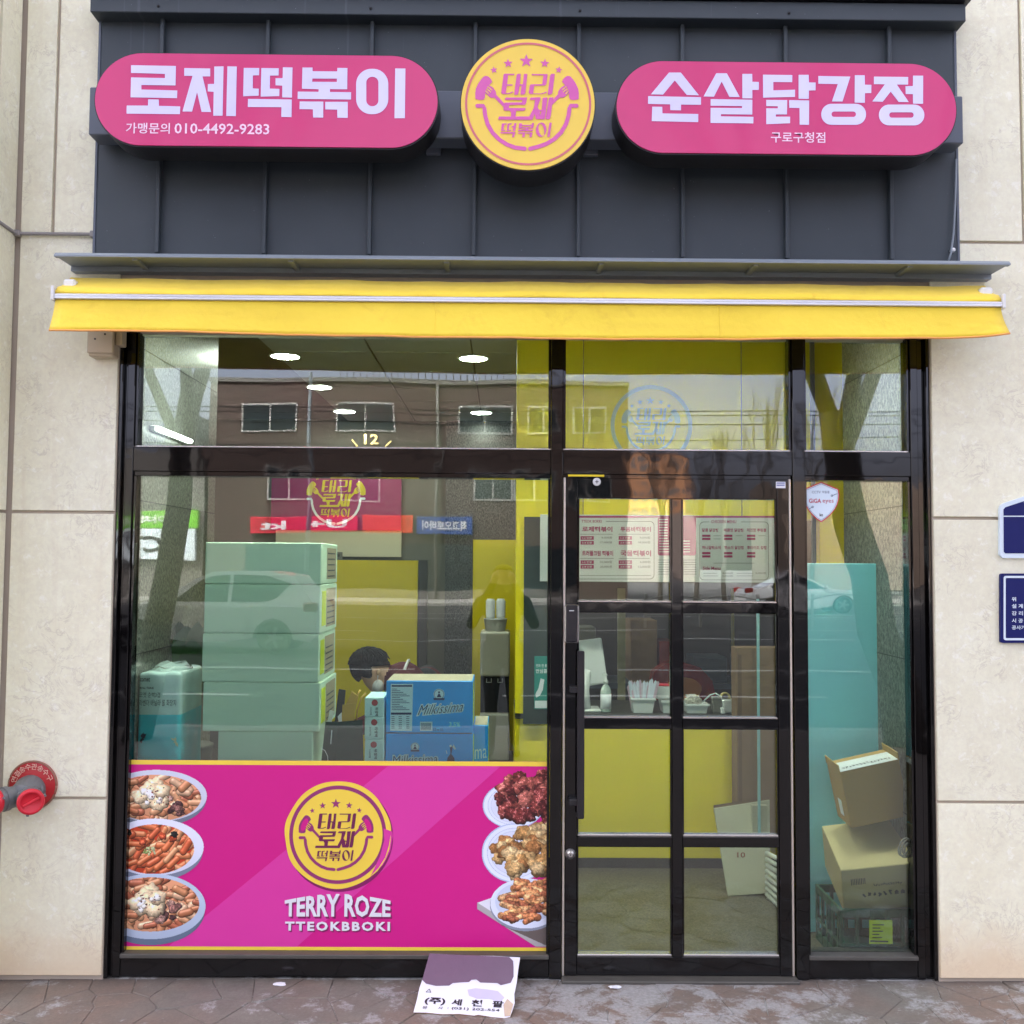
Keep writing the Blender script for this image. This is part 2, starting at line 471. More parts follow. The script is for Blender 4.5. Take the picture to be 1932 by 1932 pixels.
road = tag(mobj('road', [(-200, -41, -.14), (200, -41, -.14), (200, -6.2, -.14), (-200, -6.2, -.14)], [(0, 1, 2, 3)], ASPH), kind='structure')
lm = bmesh.new()
for k, yy in enumerate((-9.6, -13.0, -19.8, -23.2, -30.2, -33.6)):
    for i in range(-9, 10):
        x = i * 8 + (k % 3) * 2
        lm.faces.new([lm.verts.new(p) for p in ((x, yy - .07, -.135), (x + 4.5, yy - .07, -.135), (x + 4.5, yy + .07, -.135), (x, yy + .07, -.135))])
bmobj('lane_marking', lm, PAINT, road)['kind'] = 'stuff'
tag(box('far_pavement', -200, 200, -46, -41, -.19, -.01, KERB), kind='structure')

# crazy-paving pieces: clipped cells round jittered seeds, each a chamfered stone
def cell(p, seeds, bound):
    poly = bound
    for q in seeds:
        if q is p: continue
        m = ((p[0] + q[0]) / 2, (p[1] + q[1]) / 2); n = (q[0] - p[0], q[1] - p[1])
        if n[0] ** 2 + n[1] ** 2 > 1.2: continue
        out = []
        for i in range(len(poly)):
            a, b = poly[i], poly[(i + 1) % len(poly)]
            da = (a[0] - m[0]) * n[0] + (a[1] - m[1]) * n[1]; db = (b[0] - m[0]) * n[0] + (b[1] - m[1]) * n[1]
            if da <= 0: out.append(a)
            if da * db < 0:
                t = da / (da - db); out.append((a[0] + t * (b[0] - a[0]), a[1] + t * (b[1] - a[1])))
        poly = out
        if len(poly) < 3: return None
    return poly
rs = random.Random(11)
seeds = []
for j in range(9):
    for i in range(33):
        seeds.append((-2.78 + i * .172 + (j % 2) * .085 + rs.uniform(-.085, .085), -1.09 + j * .13 + rs.uniform(-.065, .065)))
seeds = [s_ for s_ in seeds if rs.random() > .24]
bnd = [(-2.9, -1.15), (2.9, -1.15), (2.9, .02), (-2.9, .02)]
for p in seeds:
    c = cell(p, seeds, bnd)
    if not c: continue
    cx = sum(q[0] for q in c) / len(c); cy = sum(q[1] for q in c) / len(c)
    def ins(k, c=c):
        o = []
        for q in c:
            d = math.hypot(q[0] - cx, q[1] - cy) + 1e-6; s = max(.3, 1 - k / d); o.append((cx + (q[0] - cx) * s, cy + (q[1] - cy) * s))
        return o
    top = rs.uniform(-.0025, .0015); tx, ty = rs.uniform(-.008, .008), rs.uniform(-.008, .008)
    n = len(c); V = [(x, y, -.0145) for x, y in ins(.0012)] + [(x, y, -.0035) for x, y in ins(.0022)] + [(x, y, top + (x - cx) * tx + (y - cy) * ty) for x, y in ins(.0055)]
    F = [tuple(range(2 * n, 3 * n))]
    for l in (0, n): F += [(l + i, l + (i + 1) % n, l + n + (i + 1) % n, l + n + i) for i in range(n)]
    mobj('paving_stone', V, F, PAVE, pav)

# ================================================================== STONE WALL AND FASCIA
WX0 = at(222, 680, 0).x; WX1 = at(1757, 680, 0).x            # shop opening
FY = -.045
def zat(py, Y=0): return at(966, py, Y).z
FZ0, FZ1 = zat(488, FY), zat(30, FY)
wall = thing('stone_building', 'cream limestone-clad building wall framing the shopfront', 'building', (0, 0, 0))
BACK = mat('backing_wall', lin((120, 108, 100)), .8, .1)
box('wall_core', -6, WX0 + .002, .012, .45, -.1, 60, SEAL, wall)  # wall cores rise far out of view to keep sun off the street
box('wall_core', WX1 - .002, 6, .012, .45, -.1, 60, SEAL, wall)
box('wall_core', WX0, WX1, .012, .125, FZ0 - .3, 60, SEAL, wall)
CX = at(22, 700, 0).x                                          # inside corner with the projecting pier
G = .0065
def panel(x0, x1, z0, z1, y0=0., y1=.03):
    box('stone_panel', x0 + G, x1 - G, y0, y1, z0 + G, z1 - G, STONE, wall, .0015)
zl = [0.012, zat(1510), zat(972), zat(449), zat(449) + 1.15, zat(449) + 2.3, zat(449) + 3.45]
vl = at(106, 220, 0).x
for i in range(6):
    if i < 3: panel(CX + .012, WX0 + G, zl[i], zl[i + 1])
    elif i == 3:
        panel(CX + .012, vl, zl[i], zl[i + 1]); panel(vl, WX0 + .1, zl[i], zl[i + 1])
    else: panel(CX + .012, -1.2, zl[i], zl[i + 1])
vr = at(1927, 220, 0).x
for i in range(6):
    if i < 3: panel(WX1 - G, WX1 + .62, zl[i], zl[i + 1]); panel(WX1 + .62, WX1 + 1.5, zl[i], zl[i + 1])
    else: panel(WX1 - .1 if i == 3 else 1.2, vr, zl[i], zl[i + 1]); panel(vr, vr + .9, zl[i], zl[i + 1])
for i in (4, 5): panel(-1.2, 0, zl[i], zl[i + 1]); panel(0, 1.2, zl[i], zl[i + 1])
# projecting pier at the far left
box('pier_core', CX - .6, CX - .018, -.18, .012, -.1, 60, SEAL, wall)
for i in range(6):
    box('stone_panel', CX - .03, CX, -.17 + G, -G, zl[i] + G, zl[i + 1] - G, STONE, wall, .0015)
    box('stone_panel', CX - .6, CX - .002, -.21, -.18, zl[i] + G, zl[i + 1] - G, STONE, wall, .0015)

fas = thing('metal_fascia', 'dark slate standing-seam metal cladding above the shopfront', 'fascia', (0, 0, FZ0))
FX0, FX1 = at(184, 250, FY).x, at(1804, 250, FY).x
seam = [at(x, 250, FY).x for x in (305, 504.5, 701, 896, 1091, 1286, 1480.5, 1676)]
edges = [FX0] + seam + [FX1]
for a, b in zip(edges, edges[1:]):
    box('cladding_panel', a + .0015, b - .0015, FY, .02, FZ0, FZ1 + .05, CLAD, fas, .003)
for x in seam:
    box('standing_seam', x - .008, x + .008, FY - .028, FY + .002, FZ0 + .004, FZ1 - .006, CLAD, fas, .002)
box('edge_trim', FX0 - .006, FX0 + .004, FY - .004, .01, FZ0, FZ1, BEAM, fas, .001)
box('edge_trim', FX1 - .004, FX1 + .006, FY - .004, .01, FZ0, FZ1, BEAM, fas, .001)
tz = zat(32, FY - .07)
flat_prof = [(-.045, 0), (-.045, .0), ]
box('top_flashing', FX0 - .014, FX1 + .014, FY - .075, FY + .02, tz, tz + .075, CLAD, fas, .003)
box('top_flashing', FX0 - .03, FX1 + .03, FY - .1, .012, tz + .078, tz + .10, SBLACK, fas, .003)
for x in seam[::2]:
    lathe('rivet', [(.006, 0), (.006, .003), (.001, .005)], SBLACK, fas, 10, Matrix.Translation((x, FY - .075, tz + .026)) @ YROT)

# horizontal carrier beam of the signs
BY0 = -.175
bx0, bx1, bz0, bz1 = rect(168, 163, 1817, 254, BY0)
bz0, bz1 = zat(262, BY0), zat(172, BY0)
bm_ = thing('sign_beam', 'grey steel box beam carrying the shop signs across the fascia', 'beam', (0, BY0, bz0))
box('beam', bx0, bx1, BY0, FY - .028, bz0, bz1, BEAM, bm_, .004)
for x in (-1.2, -.3, .35, 1.3):
    box('bracket', x - .03, x + .03, FY - .029, FY + .0, bz0 - .02, bz1 + .02, BEAM, bm_, .003)

# ------------------------------------------------------------------ light-box signs
SY = -.31
def cA(x, y): return ((360 + x / 4.391) / 1.5652, (180 + y / 4.391) / 1.5652)
def cB(x, y): return ((780 + x / 4.391) / 1.5652, (180 + y / 4.391) / 1.5652)
def cC(x, y): return ((1900 + x / 4.391) / 1.5652, (200 + y / 4.391) / 1.5652)
def cD(x, y): return ((2300 + x / 4.391) / 1.5652, (200 + y / 4.391) / 1.5652)
def mp(f, *pts): return [f(*p) for p in pts]
def lightbox(name, label, x0, y0, x1, y1, r, face):
    X0, X1, Z0, Z1 = rect(x0, y0, x1, y1, SY)
    rr = min((X1 - X0), (Z1 - Z0)) / 2 * r
    t = thing(name, label, 'sign', ((X0 + X1) / 2, SY, Z0))
    flat('case', [[rrect(X0, Z0, X1, Z1, rr, 20)]], SY + .004, SBLACK, t, depth=BY0 - SY - .005)
    flat('face_panel', [[rrect(X0 + .005, Z0 + .005, X1 - .005, Z1 - .005, rr - .005, 20)]], SY - .002, face, t, depth=.005)
    return t, (X0, X1, Z0, Z1)
LY = SY - .0035
ls, _ = lightbox('pill_sign', 'pink pill-shaped sign reading 로제떡볶이 left of the round logo sign', 177, 101, 828, 279, 1, PINK)
letters = [[mp(cA, (118, 55), (700, 65), (695, 318), (252, 312), (252, 370), (718, 383), (715, 482), (112, 472), (118, 213), (558, 222), (558, 168), (118, 155))],
    [mp(cA, (340, 498), (478, 500), (480, 582), (757, 590), (752, 690), (60, 683), (62, 578), (338, 578))],
    [mp(cA, (808, 92), (1145, 98), (1145, 200), (1045, 200), (1157, 662), (1033, 660), (975, 405), (910, 657), (785, 655), (915, 195), (808, 193))],
    [mp(cA, (1198, 72), (1318, 70), (1306, 710), (1185, 710), (1190, 400), (1112, 395), (1115, 300), (1196, 297))],
    [mp(cA, (1368, 70), (1490, 72), (1477, 715), (1353, 713))],
    [mp(cA, (1580, 90), (1780, 92), (1778, 185), (1698, 188), (1697, 355), (1775, 360), (1773, 450), (1572, 458))],
    [mp(cB, (-36, 92), (190, 95), (187, 188), (76, 190), (73, 358), (198, 362), (196, 455), (-44, 463))],
    [mp(cB, (243, 82), (368, 85), (360, 475), (234, 472), (236, 320), (148, 315), (148, 225), (240, 222))],
    [mp(cB, (-209, 492), (358, 500), (355, 728), (222, 725), (225, 600), (-212, 597))],
    [mp(cB, (497, 85), (627, 85), (628, 133), (948, 135), (950, 90), (1080, 92), (1077, 368), (853, 365), (853, 402), (1128, 405), (1126, 500), (434, 492), (436, 397), (706, 400), (707, 367), (490, 360)),
     mp(cB, (625, 228), (944, 230), (943, 272), (624, 270))],
    [mp(cB, (461, 525), (768, 527), (766, 735), (635, 733), (633, 628), (459, 625))],
    [mp(cB, (792, 530), (1084, 530), (1083, 738), (950, 736), (948, 632), (792, 628))],
    [mp(cB, *rrect(1193, 102, 1610, 690, 196, 10)), mp(cB, *rrect(1325, 205, 1482, 587, 76, 10))],
    [mp(cB, (1700, 97), (1832, 98), (1825, 742), (1690, 742))]]
pflat('lettering', letters, LY, LILAC, ls, 0)
LPK = mat('pale_pink_letter', lin((246, 214, 236)), .3, .03)
def ctext(t, body, f, x0, y0, x1, y1, Y, m, bold=0.):
    a, b = f(x0, y0), f(x1, y1)
    return ptext('small_lettering', [(body, a[0], a[1], b[0], b[1], bold)], Y, m, t)
ctext(ls, '가맹문의', cA, 52, 802, 622, 942, LY, LPK, .012)
ctext(ls, '010-4492-9283', cA, 682, 812, 1912, 948, LY, LPK, .012)
rs_, _ = lightbox('pill_sign', 'pink pill-shaped sign reading 순살닭강정 right of the round logo sign', 1161, 116, 1806, 293, 1, PINK)
letters = [[mp(cC, (332, 62), (485, 62), (720, 357), (562, 353), (407, 165), (255, 348), (97, 345))],
    [mp(cC, (62, 368), (747, 382), (747, 480), (488, 478), (487, 552), (348, 550), (347, 475), (60, 468))],
    [mp(cC, (115, 505), (245, 507), (247, 592), (712, 600), (711, 705), (108, 693))],
    [mp(cC, (945, 72), (1082, 72), (1250, 380), (1115, 378), (1015, 180), (915, 375), (780, 372))],
    [mp(cC, (1283, 80), (1411, 80), (1413, 182), (1498, 185), (1496, 287), (1413, 287), (1413, 398), (1283, 396))],
    [mp(cC, (872, 407), (1413, 415), (1412, 607), (1005, 603), (1005, 630), (1427, 637), (1425, 722), (870, 716), (872, 520), (1280, 523), (1280, 497), (872, 492))],
    [mp(cD, (-206, 90), (175, 95), (173, 187), (-72, 185), (-72, 293), (210, 285), (209, 378), (-204, 388))],
    [mp(cD, (256, 92), (387, 92), (390, 190), (477, 192), (476, 293), (390, 295), (388, 403), (256, 402))],
    [mp(cD, (-163, 417), (108, 420), (105, 605), (-40, 606), (-40, 635), (147, 635), (145, 720), (-163, 732), (-163, 527), (-13, 527), (-13, 500), (-163, 497))],
    [mp(cD, (133, 420), (393, 425), (391, 740), (270, 738), (268, 522), (135, 520))],
    [mp(cD, (512, 107), (927, 115), (825, 438), (688, 437), (765, 212), (512, 207))],
    [mp(cD, (985, 97), (1114, 98), (1116, 220), (1200, 222), (1198, 328), (1117, 330), (1115, 455), (983, 452))],
    [mp(cD, *rrect(550, 468, 1130, 740, 132, 10)), mp(cD, *rrect(683, 568, 1000, 638, 34, 6))],
    [mp(cD, (1233, 115), (1677, 120), (1676, 218), (1530, 218), (1685, 445), (1553, 443), (1450, 310), (1347, 441), (1212, 437), (1375, 215), (1233, 212))],
    [mp(cD, (1740, 103), (1872, 103), (1870, 467), (1740, 465), (1738, 343), (1645, 340), (1642, 240), (1738, 238))],
    [mp(cD, *rrect(1297, 478, 1887, 748, 134, 10)), mp(cD, *rrect(1432, 578, 1748, 648, 34, 6))]]
pflat('lettering', letters, LY, LILAC, rs_, 0)
ctext(rs_, '구로구청점', cD, -104, 833, 602, 972, LY, LPK, .012)

# ------------------------------------------------------------------ the shop's logo, drawn once in its own units
def logo_shapes():
    mir = lambda l: [(1845 - x, y - 12) for x, y in l]
    stars = [[star(910, 352, 95)], [star(667, 388, 67, -.05)], [star(1157, 382, 66, .05)], [star(478, 480, 52, -.15)], [star(1345, 470, 52, .15)]]
    saus = [(370, 562), (400, 568), (440, 605), (457, 643), (425, 680), (395, 715), (375, 760), (364, 810), (360, 865), (340, 888), (285, 892), (235, 878), (232, 800), (240, 740), (270, 670), (310, 610), (345, 570)]
    fork = [(415, 690), (470, 722), (505, 772), (512, 818), (620, 935), (605, 980), (485, 856), (450, 862), (415, 845), (365, 792)]
    slots = [stroke(l, 13, False) for l in ([(398, 712), (456, 758)], [(384, 742), (440, 786)], [(370, 768), (412, 810)])]
    bowl = [(262, 972), (340, 972), (356, 1010), (366, 1100), (400, 1220), (466, 1336), (556, 1428), (660, 1494), (770, 1534), (895, 1548)]
    bowlr = [(1845 - x, y - 15) for x, y in bowl[:-1]] + [(968, 1548)]
    bowls = [[stroke(bowl, 54)], [stroke(bowlr, 54)]]
    tx = [[[(608, 540), (622, 530), (755, 530), (750, 548), (668, 550), (655, 675), (730, 675), (728, 692), (652, 694), (638, 793), (675, 793), (735, 770), (735, 785), (685, 806), (600, 808), (578, 795)]],
        [[(783, 545), (795, 531), (838, 531), (825, 672), (866, 672), (880, 530), (925, 530), (900, 790), (885, 812), (832, 812), (850, 692), (823, 692), (808, 790), (795, 815), (750, 815)]],
        [[(985, 530), (1195, 530), (1180, 665), (1160, 686), (1018, 690), (1003, 797), (1110, 795), (1185, 768), (1182, 787), (1120, 806), (965, 804), (943, 790), (960, 680), (975, 672), (1125, 668), (1140, 549), (982, 548)]],
        [[(1230, 545), (1245, 525), (1292, 525), (1260, 790), (1240, 808), (1197, 808)]],
        [[(625, 885), (640, 856), (925, 851), (910, 930), (893, 952), (686, 958), (682, 998), (905, 996), (897, 1022), (880, 1034), (625, 1034), (608, 1020), (612, 945), (630, 925), (855, 920), (860, 888)]],
        [[(550, 1115), (710, 1115), (712, 1055), (698, 1050), (700, 1030), (780, 1030), (770, 1112), (1000, 1110), (990, 1157), (540, 1157)]],
        [[(955, 885), (972, 853), (1104, 848), (1096, 890), (1010, 1120), (992, 1157), (930, 1157), (1015, 990), (1030, 885)]],
        [[(1050, 960), (1085, 1020), (1120, 1020), (1130, 855), (1195, 848), (1165, 1125), (1150, 1147), (1042, 1147), (1015, 1010)], [(1092, 1040), (1116, 1040), (1100, 1098)]],
        [[(1215, 860), (1225, 848), (1275, 846), (1265, 890), (1240, 1100), (1225, 1143), (1170, 1147), (1200, 950)]],
        [[(590, 1210), (655, 1208), (650, 1224), (622, 1226), (612, 1298), (640, 1298), (635, 1312), (578, 1312)]],
        [[(665, 1212), (722, 1205), (718, 1222), (690, 1225), (682, 1297), (715, 1294), (712, 1308), (655, 1312)]],
        [[(722, 1246), (748, 1244), (752, 1205), (784, 1203), (765, 1312), (736, 1312), (743, 1264), (722, 1264)]],
        [[(575, 1328), (772, 1323), (752, 1395), (725, 1397), (735, 1346), (570, 1346)]],
        [[(820, 1205), (860, 1205), (857, 1226), (985, 1226), (990, 1200), (1018, 1200), (1005, 1272), (944, 1274), (942, 1290), (1005, 1288), (1000, 1311), (806, 1313), (810, 1292), (903, 1291), (905, 1275), (812, 1276)], [(855, 1242), (980, 1242), (978, 1258), (853, 1258)]],
        [[(810, 1330), (905, 1327), (890, 1392), (860, 1393), (868, 1346), (806, 1346)]],
        [[(915, 1330), (1000, 1327), (985, 1392), (957, 1393), (965, 1346), (912, 1346)]],
        [ell(1112, 1290, 70, 98, 32, .12), ell(1116, 1292, 36, 82, 28, -.22)],
        [[(1222, 1195), (1254, 1192), (1226, 1386), (1195, 1388)]]]
    ring = [[ell(938, 936, 841, 838, 96), ell(938, 936, 812, 809, 96)]]
    return stars, [[saus], [mir(saus)]], [[fork], [mir(fork)]], [[s] for s in slots] + [[mir(s)] for s in slots], bowls, tx, ring
LG = logo_shapes()
def logo(parent, cx, cz, Rw, Y, mtext, mbowl, mslot, mring=None, word=None):
    f = lambda gs: [[[(cx + (x - 935) / 905 * Rw, cz + (940 - y) / 905 * Rw) for x, y in l] for l in g] for g in gs]
    st, sa, fo, sl_, bo, tx, rg = LG
    if mring: flat('logo_ring', f(rg), Y, mring, parent)
    for nm, gs, m, dy in (('star', st, mtext, 0.), ('fork', fo, mtext, .0002), ('sausage', sa, mtext, .0004), ('bowl_line', bo, mbowl, .0003)):
        for g_ in gs: flat('logo_' + nm, f([g_]), Y - dy, m, parent)
    flat('fork_slot', f(sl_), Y - .0012, mslot, parent, 0)['kind'] = 'stuff'
    flat('logo_lettering', f(tx), Y - .0006, word or mtext, parent, 5e-5)
SR = -.34
cp = at(996, 197, SR); Rr = (at(1124, 197, SR).x - at(868, 197, SR).x) / 2
rsn = thing('round_sign', 'yellow round logo sign with pink bowl, forks and stars between two pill signs', 'sign', (cp.x, SR, cp.z - Rr))
flat('case', [[ell(cp.x, cp.z, Rr, Rr, 96)]], SR + .004, SBLACK, rsn, depth=BY0 - SR - .006)
flat('face_panel', [[ell(cp.x, cp.z, Rr - .004, Rr - .004, 96)]], SR - .002, SYEL, rsn, depth=.005)
logo(rsn, cp.x, cp.z, Rr, SR - .0035, LPINK, LPINK, SYEL, LRING)

# ------------------------------------------------------------------ drip ledge
LF, LB = -.19, -.045
lx0, lx1 = at(104, 486, LF).x, at(1904, 497, LF).x
lz1, lz0 = zat(484.5, LF), zat(493, LF)
led = thing('drip_ledge', 'thin grey sheet-metal ledge running above the yellow awning', 'ledge', (0, 0, lz0))
V, F = [], []
prof = [(LF, lz1), (LF - .012, lz1 - .012), (LF - .012, lz0), (LF + .012, lz0), (LF + .012, lz0 + .006), (LB - .0, lz0 + .008), (LB, lz0 - .012), (0.008, lz0 - .012), (.008, lz1 + .02)]
for x in (lx0, lx1): V += [(x, y, z) for y, z in prof]
n = len(prof); F = [tuple(range(n)), tuple(reversed(range(n, 2 * n)))] + [((i + 1) % n, i, n + i, n + (i + 1) % n) for i in range(n)]
mobj('sheet', V, F, GALV, led)
for x in [lx0 + .3 + k * .62 for k in range(6)]:
    box('stiffener', x, x + .02, LF + .014, LB, lz0 - .006, lz0 + .006, GALV, led)

# ------------------------------------------------------------------ roller awning
AB, AF = -.09, -.245
ax0, ax1 = at(106, 555, AF).x, at(1887, 568, AF).x
zb, zf, zr0, zr1 = zat(534, AB), zat(552, AF), zat(562.5, AF), zat(573, AF)
aw = thing('roller_awning', 'rolled-up yellow fabric awning with hanging valance over the shopfront', 'awning', (0, AF, zr1))
NX = 90
def sheet(name, rows, mat, parent, thick=.003):
    V, F = [], []
    nr = len(rows); nc = len(rows[0])
    for r in rows: V += r
    for j in range(nr - 1):
        for i in range(nc - 1): F.append((j * nc + i, (j + 1) * nc + i, (j + 1) * nc + i + 1, j * nc + i + 1))
    o = mobj(name, V, F, mat, parent, True)
    sm = o.modifiers.new('thickness', 'SOLIDIFY'); sm.thickness = thick; sm.offset = 0
    return o
def wob(x, k): return .5 * math.sin(x * 3.1 + k) + .35 * math.sin(x * 7.7 + 2 * k) + .2 * math.sin(x * 17.3 + k * 3)
cv = [(AB + .02, zb - .012), (AB, zb), (AB - .03, zb - .006), (AF + .05, zf + .022), (AF + .012, zf + .006), (AF - .006, zf - .012), (AF - .010, zf - .03), (AF - .002, zr0 + .004), (AF + .006, zr0 - .004)]
rows = []
for k, (y, z) in enumerate(cv):
    rows.append([(ax0 + (ax1 - ax0) * i / NX, y + .0018 * wob(i * .12, k), z + (.004 * wob(i * .09, 1) if 1 < k < 7 else 0)) for i in range(NX + 1)])
sheet('fabric_roll', rows, FABRIC, aw)
lathe('roller_tube', [(.03, 0), (.03, ax1 - ax0 - .04)], ALU, aw, 16, Matrix.Translation((ax0 + .02, AB + .035, zb - .03)) @ Matrix.Rotation(R(90), 4, 'Y'))
box('front_bar', ax0 - .002, ax1 + .002, AF - .016, AF + .02, zr1, zr0, ALU, aw, .003)
box('bar_groove', ax0, ax1, AF - .0175, AF - .0155, (zr0 * .55 + zr1 * .45), (zr0 * .72 + zr1 * .28), STEEL, aw)
for x, s in ((ax0, -1), (ax1, 1)):
    box('end_cap', x + s * .001, x + s * .014, AF - .02, AF + .03, zr1 - .006, zr0 + .03, WPLAS, aw, .003)
    box('arm_bracket', x - s * .05, x + s * .0, AF + .05, AB + .09, zr0 + .0, zb - .028, WPLAS, aw, .008)
bot = [(0, 627), (.03, 625.5), (.08, 625), (.16, 628), (.3, 634), (.45, 638.5), (.6, 640.5), (.75, 640.5), (.88, 639), (.95, 638.5), (.98, 636), (1, 631)]
def interp(t):
    for (a, u), (b, v) in zip(bot, bot[1:]):
        if t <= b: return u + (v - u) * (t - a) / (b - a)
    return bot[-1][1]
rows = []
for j in range(9):
    v = j / 8; r = []
    for i in range(NX + 1):
        t = i / NX; x = ax0 + (ax1 - ax0) * t
        px = 106 + 1781 * t
        zbot = at(px, interp(t), AF - .02).z
        e = max(0, 1 - t / .035) + max(0, 1 - (1 - t) / .035)
        xs = x + (.004 if t < .5 else .014) * e * v ** 1.6
        y = AF - .004 - .03 * v ** 1.4 - .011 * v * wob(t * 5.2, .7) - .004 * v * wob(t * 19, .2) - e * .016 * v * v + (.004 * v if j % 2 else 0) * 0
        r.append((xs, y, zr1 + .006 + (zbot - zr1 - .006) * v))
    rows.append(r)
sheet('valance', rows, FABRIC, aw)
HEM = mat('orange_hem', lin((232, 164, 84)), .6, .05)
tube('hem', [(p[0], p[1], p[2] - .001) for p in rows[-1]], .0042, HEM, aw, 6)
for t in (.405, .71):
    i = int(t * NX); tube('fabric_seam', [(r[i][0], r[i][1] - .0022, r[i][2]) for r in rows], .0014, FABRIC, aw, 5)

# cable on the left wall and over the right end of the fascia
CBL = mat('grey_cable', lin((140, 136, 132)), .5, .08)
tcb = thing('conduit', 'thin grey cable clipped along the left stone joint under the fascia', 'cable', (at(100, 441, -.01).x, -.01, at(100, 441, -.01).z))
pa = at(27, 440, -.016); pb = at(176, 442, -.016); pc = at(181, 482, -.016)
tube('cable', [(pa.x, -.2, pa.z + .004), (pa.x + .004, -.03, pa.z), (pa.x + .02, -.014, pa.z - .001), pb, (pb.x + .012, pb.y, pb.z - .004), (pb.x + .015, pb.y, pb.z - .02), (pb.x + .016, pb.y, pc.z)], .0075, CBL, tcb, 8)
for p in (pa + Vector((.012, 0, 0)), pb): box('clip', p.x - .012, p.x + .012, -.026, 0, p.z - .013, p.z + .013, CBL, tcb, .003)
tcr = thing('loose_cable', 'white cable hanging down the right end of the dark fascia', 'cable', (at(1795, 470, -.06).x, -.06, at(1795, 470, -.06).z))
tube('cable', [at(1804, 300, -.06), at(1802, 380, -.06), at(1799, 440, -.062), at(1794, 478, -.066), at(1790, 491, -.07)], .0045, GALV, tcr, 6)
lathe('cable_clip', [(.009, 0), (.009, .02), (.004, .024)], WPLAS, tcr, 10, Matrix.Translation(at(1795, 474, -.046)) @ YROT)
# beige junction box under the awning's left end
JB = mat('beige_box_paint', lin((190, 176, 150)), .5, .06)
x0, x1, z0, z1 = rect(166, 612, 213, 672, -.07)
jb = thing('junction_box', 'beige metal junction box on the wall under the left end of the awning', 'electrical box', ((x0 + x1) / 2, -.04, z0))
box('housing', x0, x1, -.065, 0, z0, z1 + .05, JB, jb, .006); box('cover', x0 - .003, x1 + .003, -.073, -.064, z0 + .012, z1 + .05, JB, jb, .004)
box('hinge', x1 + .002, x1 + .03, -.05, -.002, z0 + .05, z1 - .01, JB, jb, .003)
for dx, dz in ((.04, .11), (.07, .09), (.03, .07)): lathe('screw', [(.004, 0), (.004, .002)], SBLACK, jb, 8, Matrix.Translation((x0 + dx, -.073, z0 + dz)) @ YROT)
# ================================================================== SHOPFRONT FRAME
F0, F1, GY = .03, .13, .075
zh1 = zat(470, F0)
sf = thing('shopfront_frame', 'glossy black aluminium shopfront frame with green-tinted fixed panes', 'shopfront', (0, F0, 0))
def vbar(name, x0, x1, py0, py1, y0=F0, y1=F1, par=sf, m=FRAME, z0=None, z1=None):
    ym = (py0 + py1) / 2
    X0, X1 = at(x0, ym, y0).x, at(x1, ym, y0).x
    return box(name, X0, X1, y0, y1, zat(py1, y0) if z0 is None else z0, zat(py0, y0) if z1 is None else z1, m, par, .002)
GL = at(242, 1194, F0).x; M0, M1 = at(1038.5, 1194, F0).x, at(1061, 1194, F0).x
P0, P1 = at(1498, 1194, F0).x, at(1521, 1194, F0).x; GR = at(1724, 1194, F0).x
JO0, JO1 = WX0, WX1
for x0, x1, y0 in ((JO0 + .001, JO0 + .016, F0 - .012), (JO0 + .016, GL - .03, F0 + .012), (GL - .03, GL - .0, F0), (GR, GR + .03, F0), (GR + .03, JO1 - .016, F0 + .012), (JO1 - .016, JO1 - .001, F0 - .012)):
    box('jamb', x0, x1, y0, F1, 0.0, zh1, FRAME, sf, .002)
for x0, x1 in ((M0, M1), (P0, P1)): box('mullion', x0, x1, F0 - .004, F1, 0.0, zh1, FRAME, sf, .002)
tz0, tz1 = zat(893.5, F0), zat(847.5, F0)
hz0 = zat(548, F0)
sz = zat(1802, F0)
for x0, x1 in ((GL, M0), (M1, P0), (P1, GR)):
    box('transom', x0 + .0005, x1 - .0005, F0 + .003, F1, tz0, tz1, FRAME, sf, .002)
    box('transom_bead', x0 + .001, x1 - .001, F0 + .018, F1, tz1, tz1 + .007, STEEL, sf, .001)
    box('transom_bead', x0 + .001, x1 - .001, F0 + .016, F1, tz0 - .018, tz0, FRAME, sf, .001)
    box('head', x0 + .0005, x1 - .0005, F0 + .003, F1, hz0, zh1 - .001, FRAME, sf, .002)
SILL = mat('weathered_sill', lin((78, 76, 70)), .5, .3, 12, .2, 60)
for x0, x1 in ((GL, M0), (P1, GR)):
    box('bottom_rail', x0 + .0005, x1 - .0005, F0 + .004, F1, 0.002, sz - .016, FRAME, sf, .002)
    box('sill', x0 + .0005, x1 - .0005, F0 - .006, F1, sz - .016, sz, SILL, sf, .002)
def pane(x0, x1, z0, z1, par, y=GY):
    return box('glass_pane', x0, x1, y, y + .006, z0, z1, GLASS, par)
for x0, x1, lo in ((GL, M0, 1), (M1, P0, 0), (P1, GR, 1)):
    pane(x0 + .001, x1 - .001, tz1 + .005, hz0, sf)
    if lo: pane(x0 + .001, x1 - .001, sz, tz0 - .016, sf)
# slim glazing beads beside the glass
for x in (GL, M0 - .012, P1, GR - .012):
    box('glazing_bead', x + .0007, x + .0113, F0 + .012, GY - .001, sz, tz0 - .02, FRAME, sf, .001)
    box('glazing_bead', x + .0007, x + .0113, F0 + .012, GY - .001, tz1 + .007, hz0, FRAME, sf, .001)
for x in (M1, P0 - .012): box('glazing_bead', x + .0007, x + .0113, F0 + .012, GY - .001, tz1 + .007, hz0, FRAME, sf, .001)

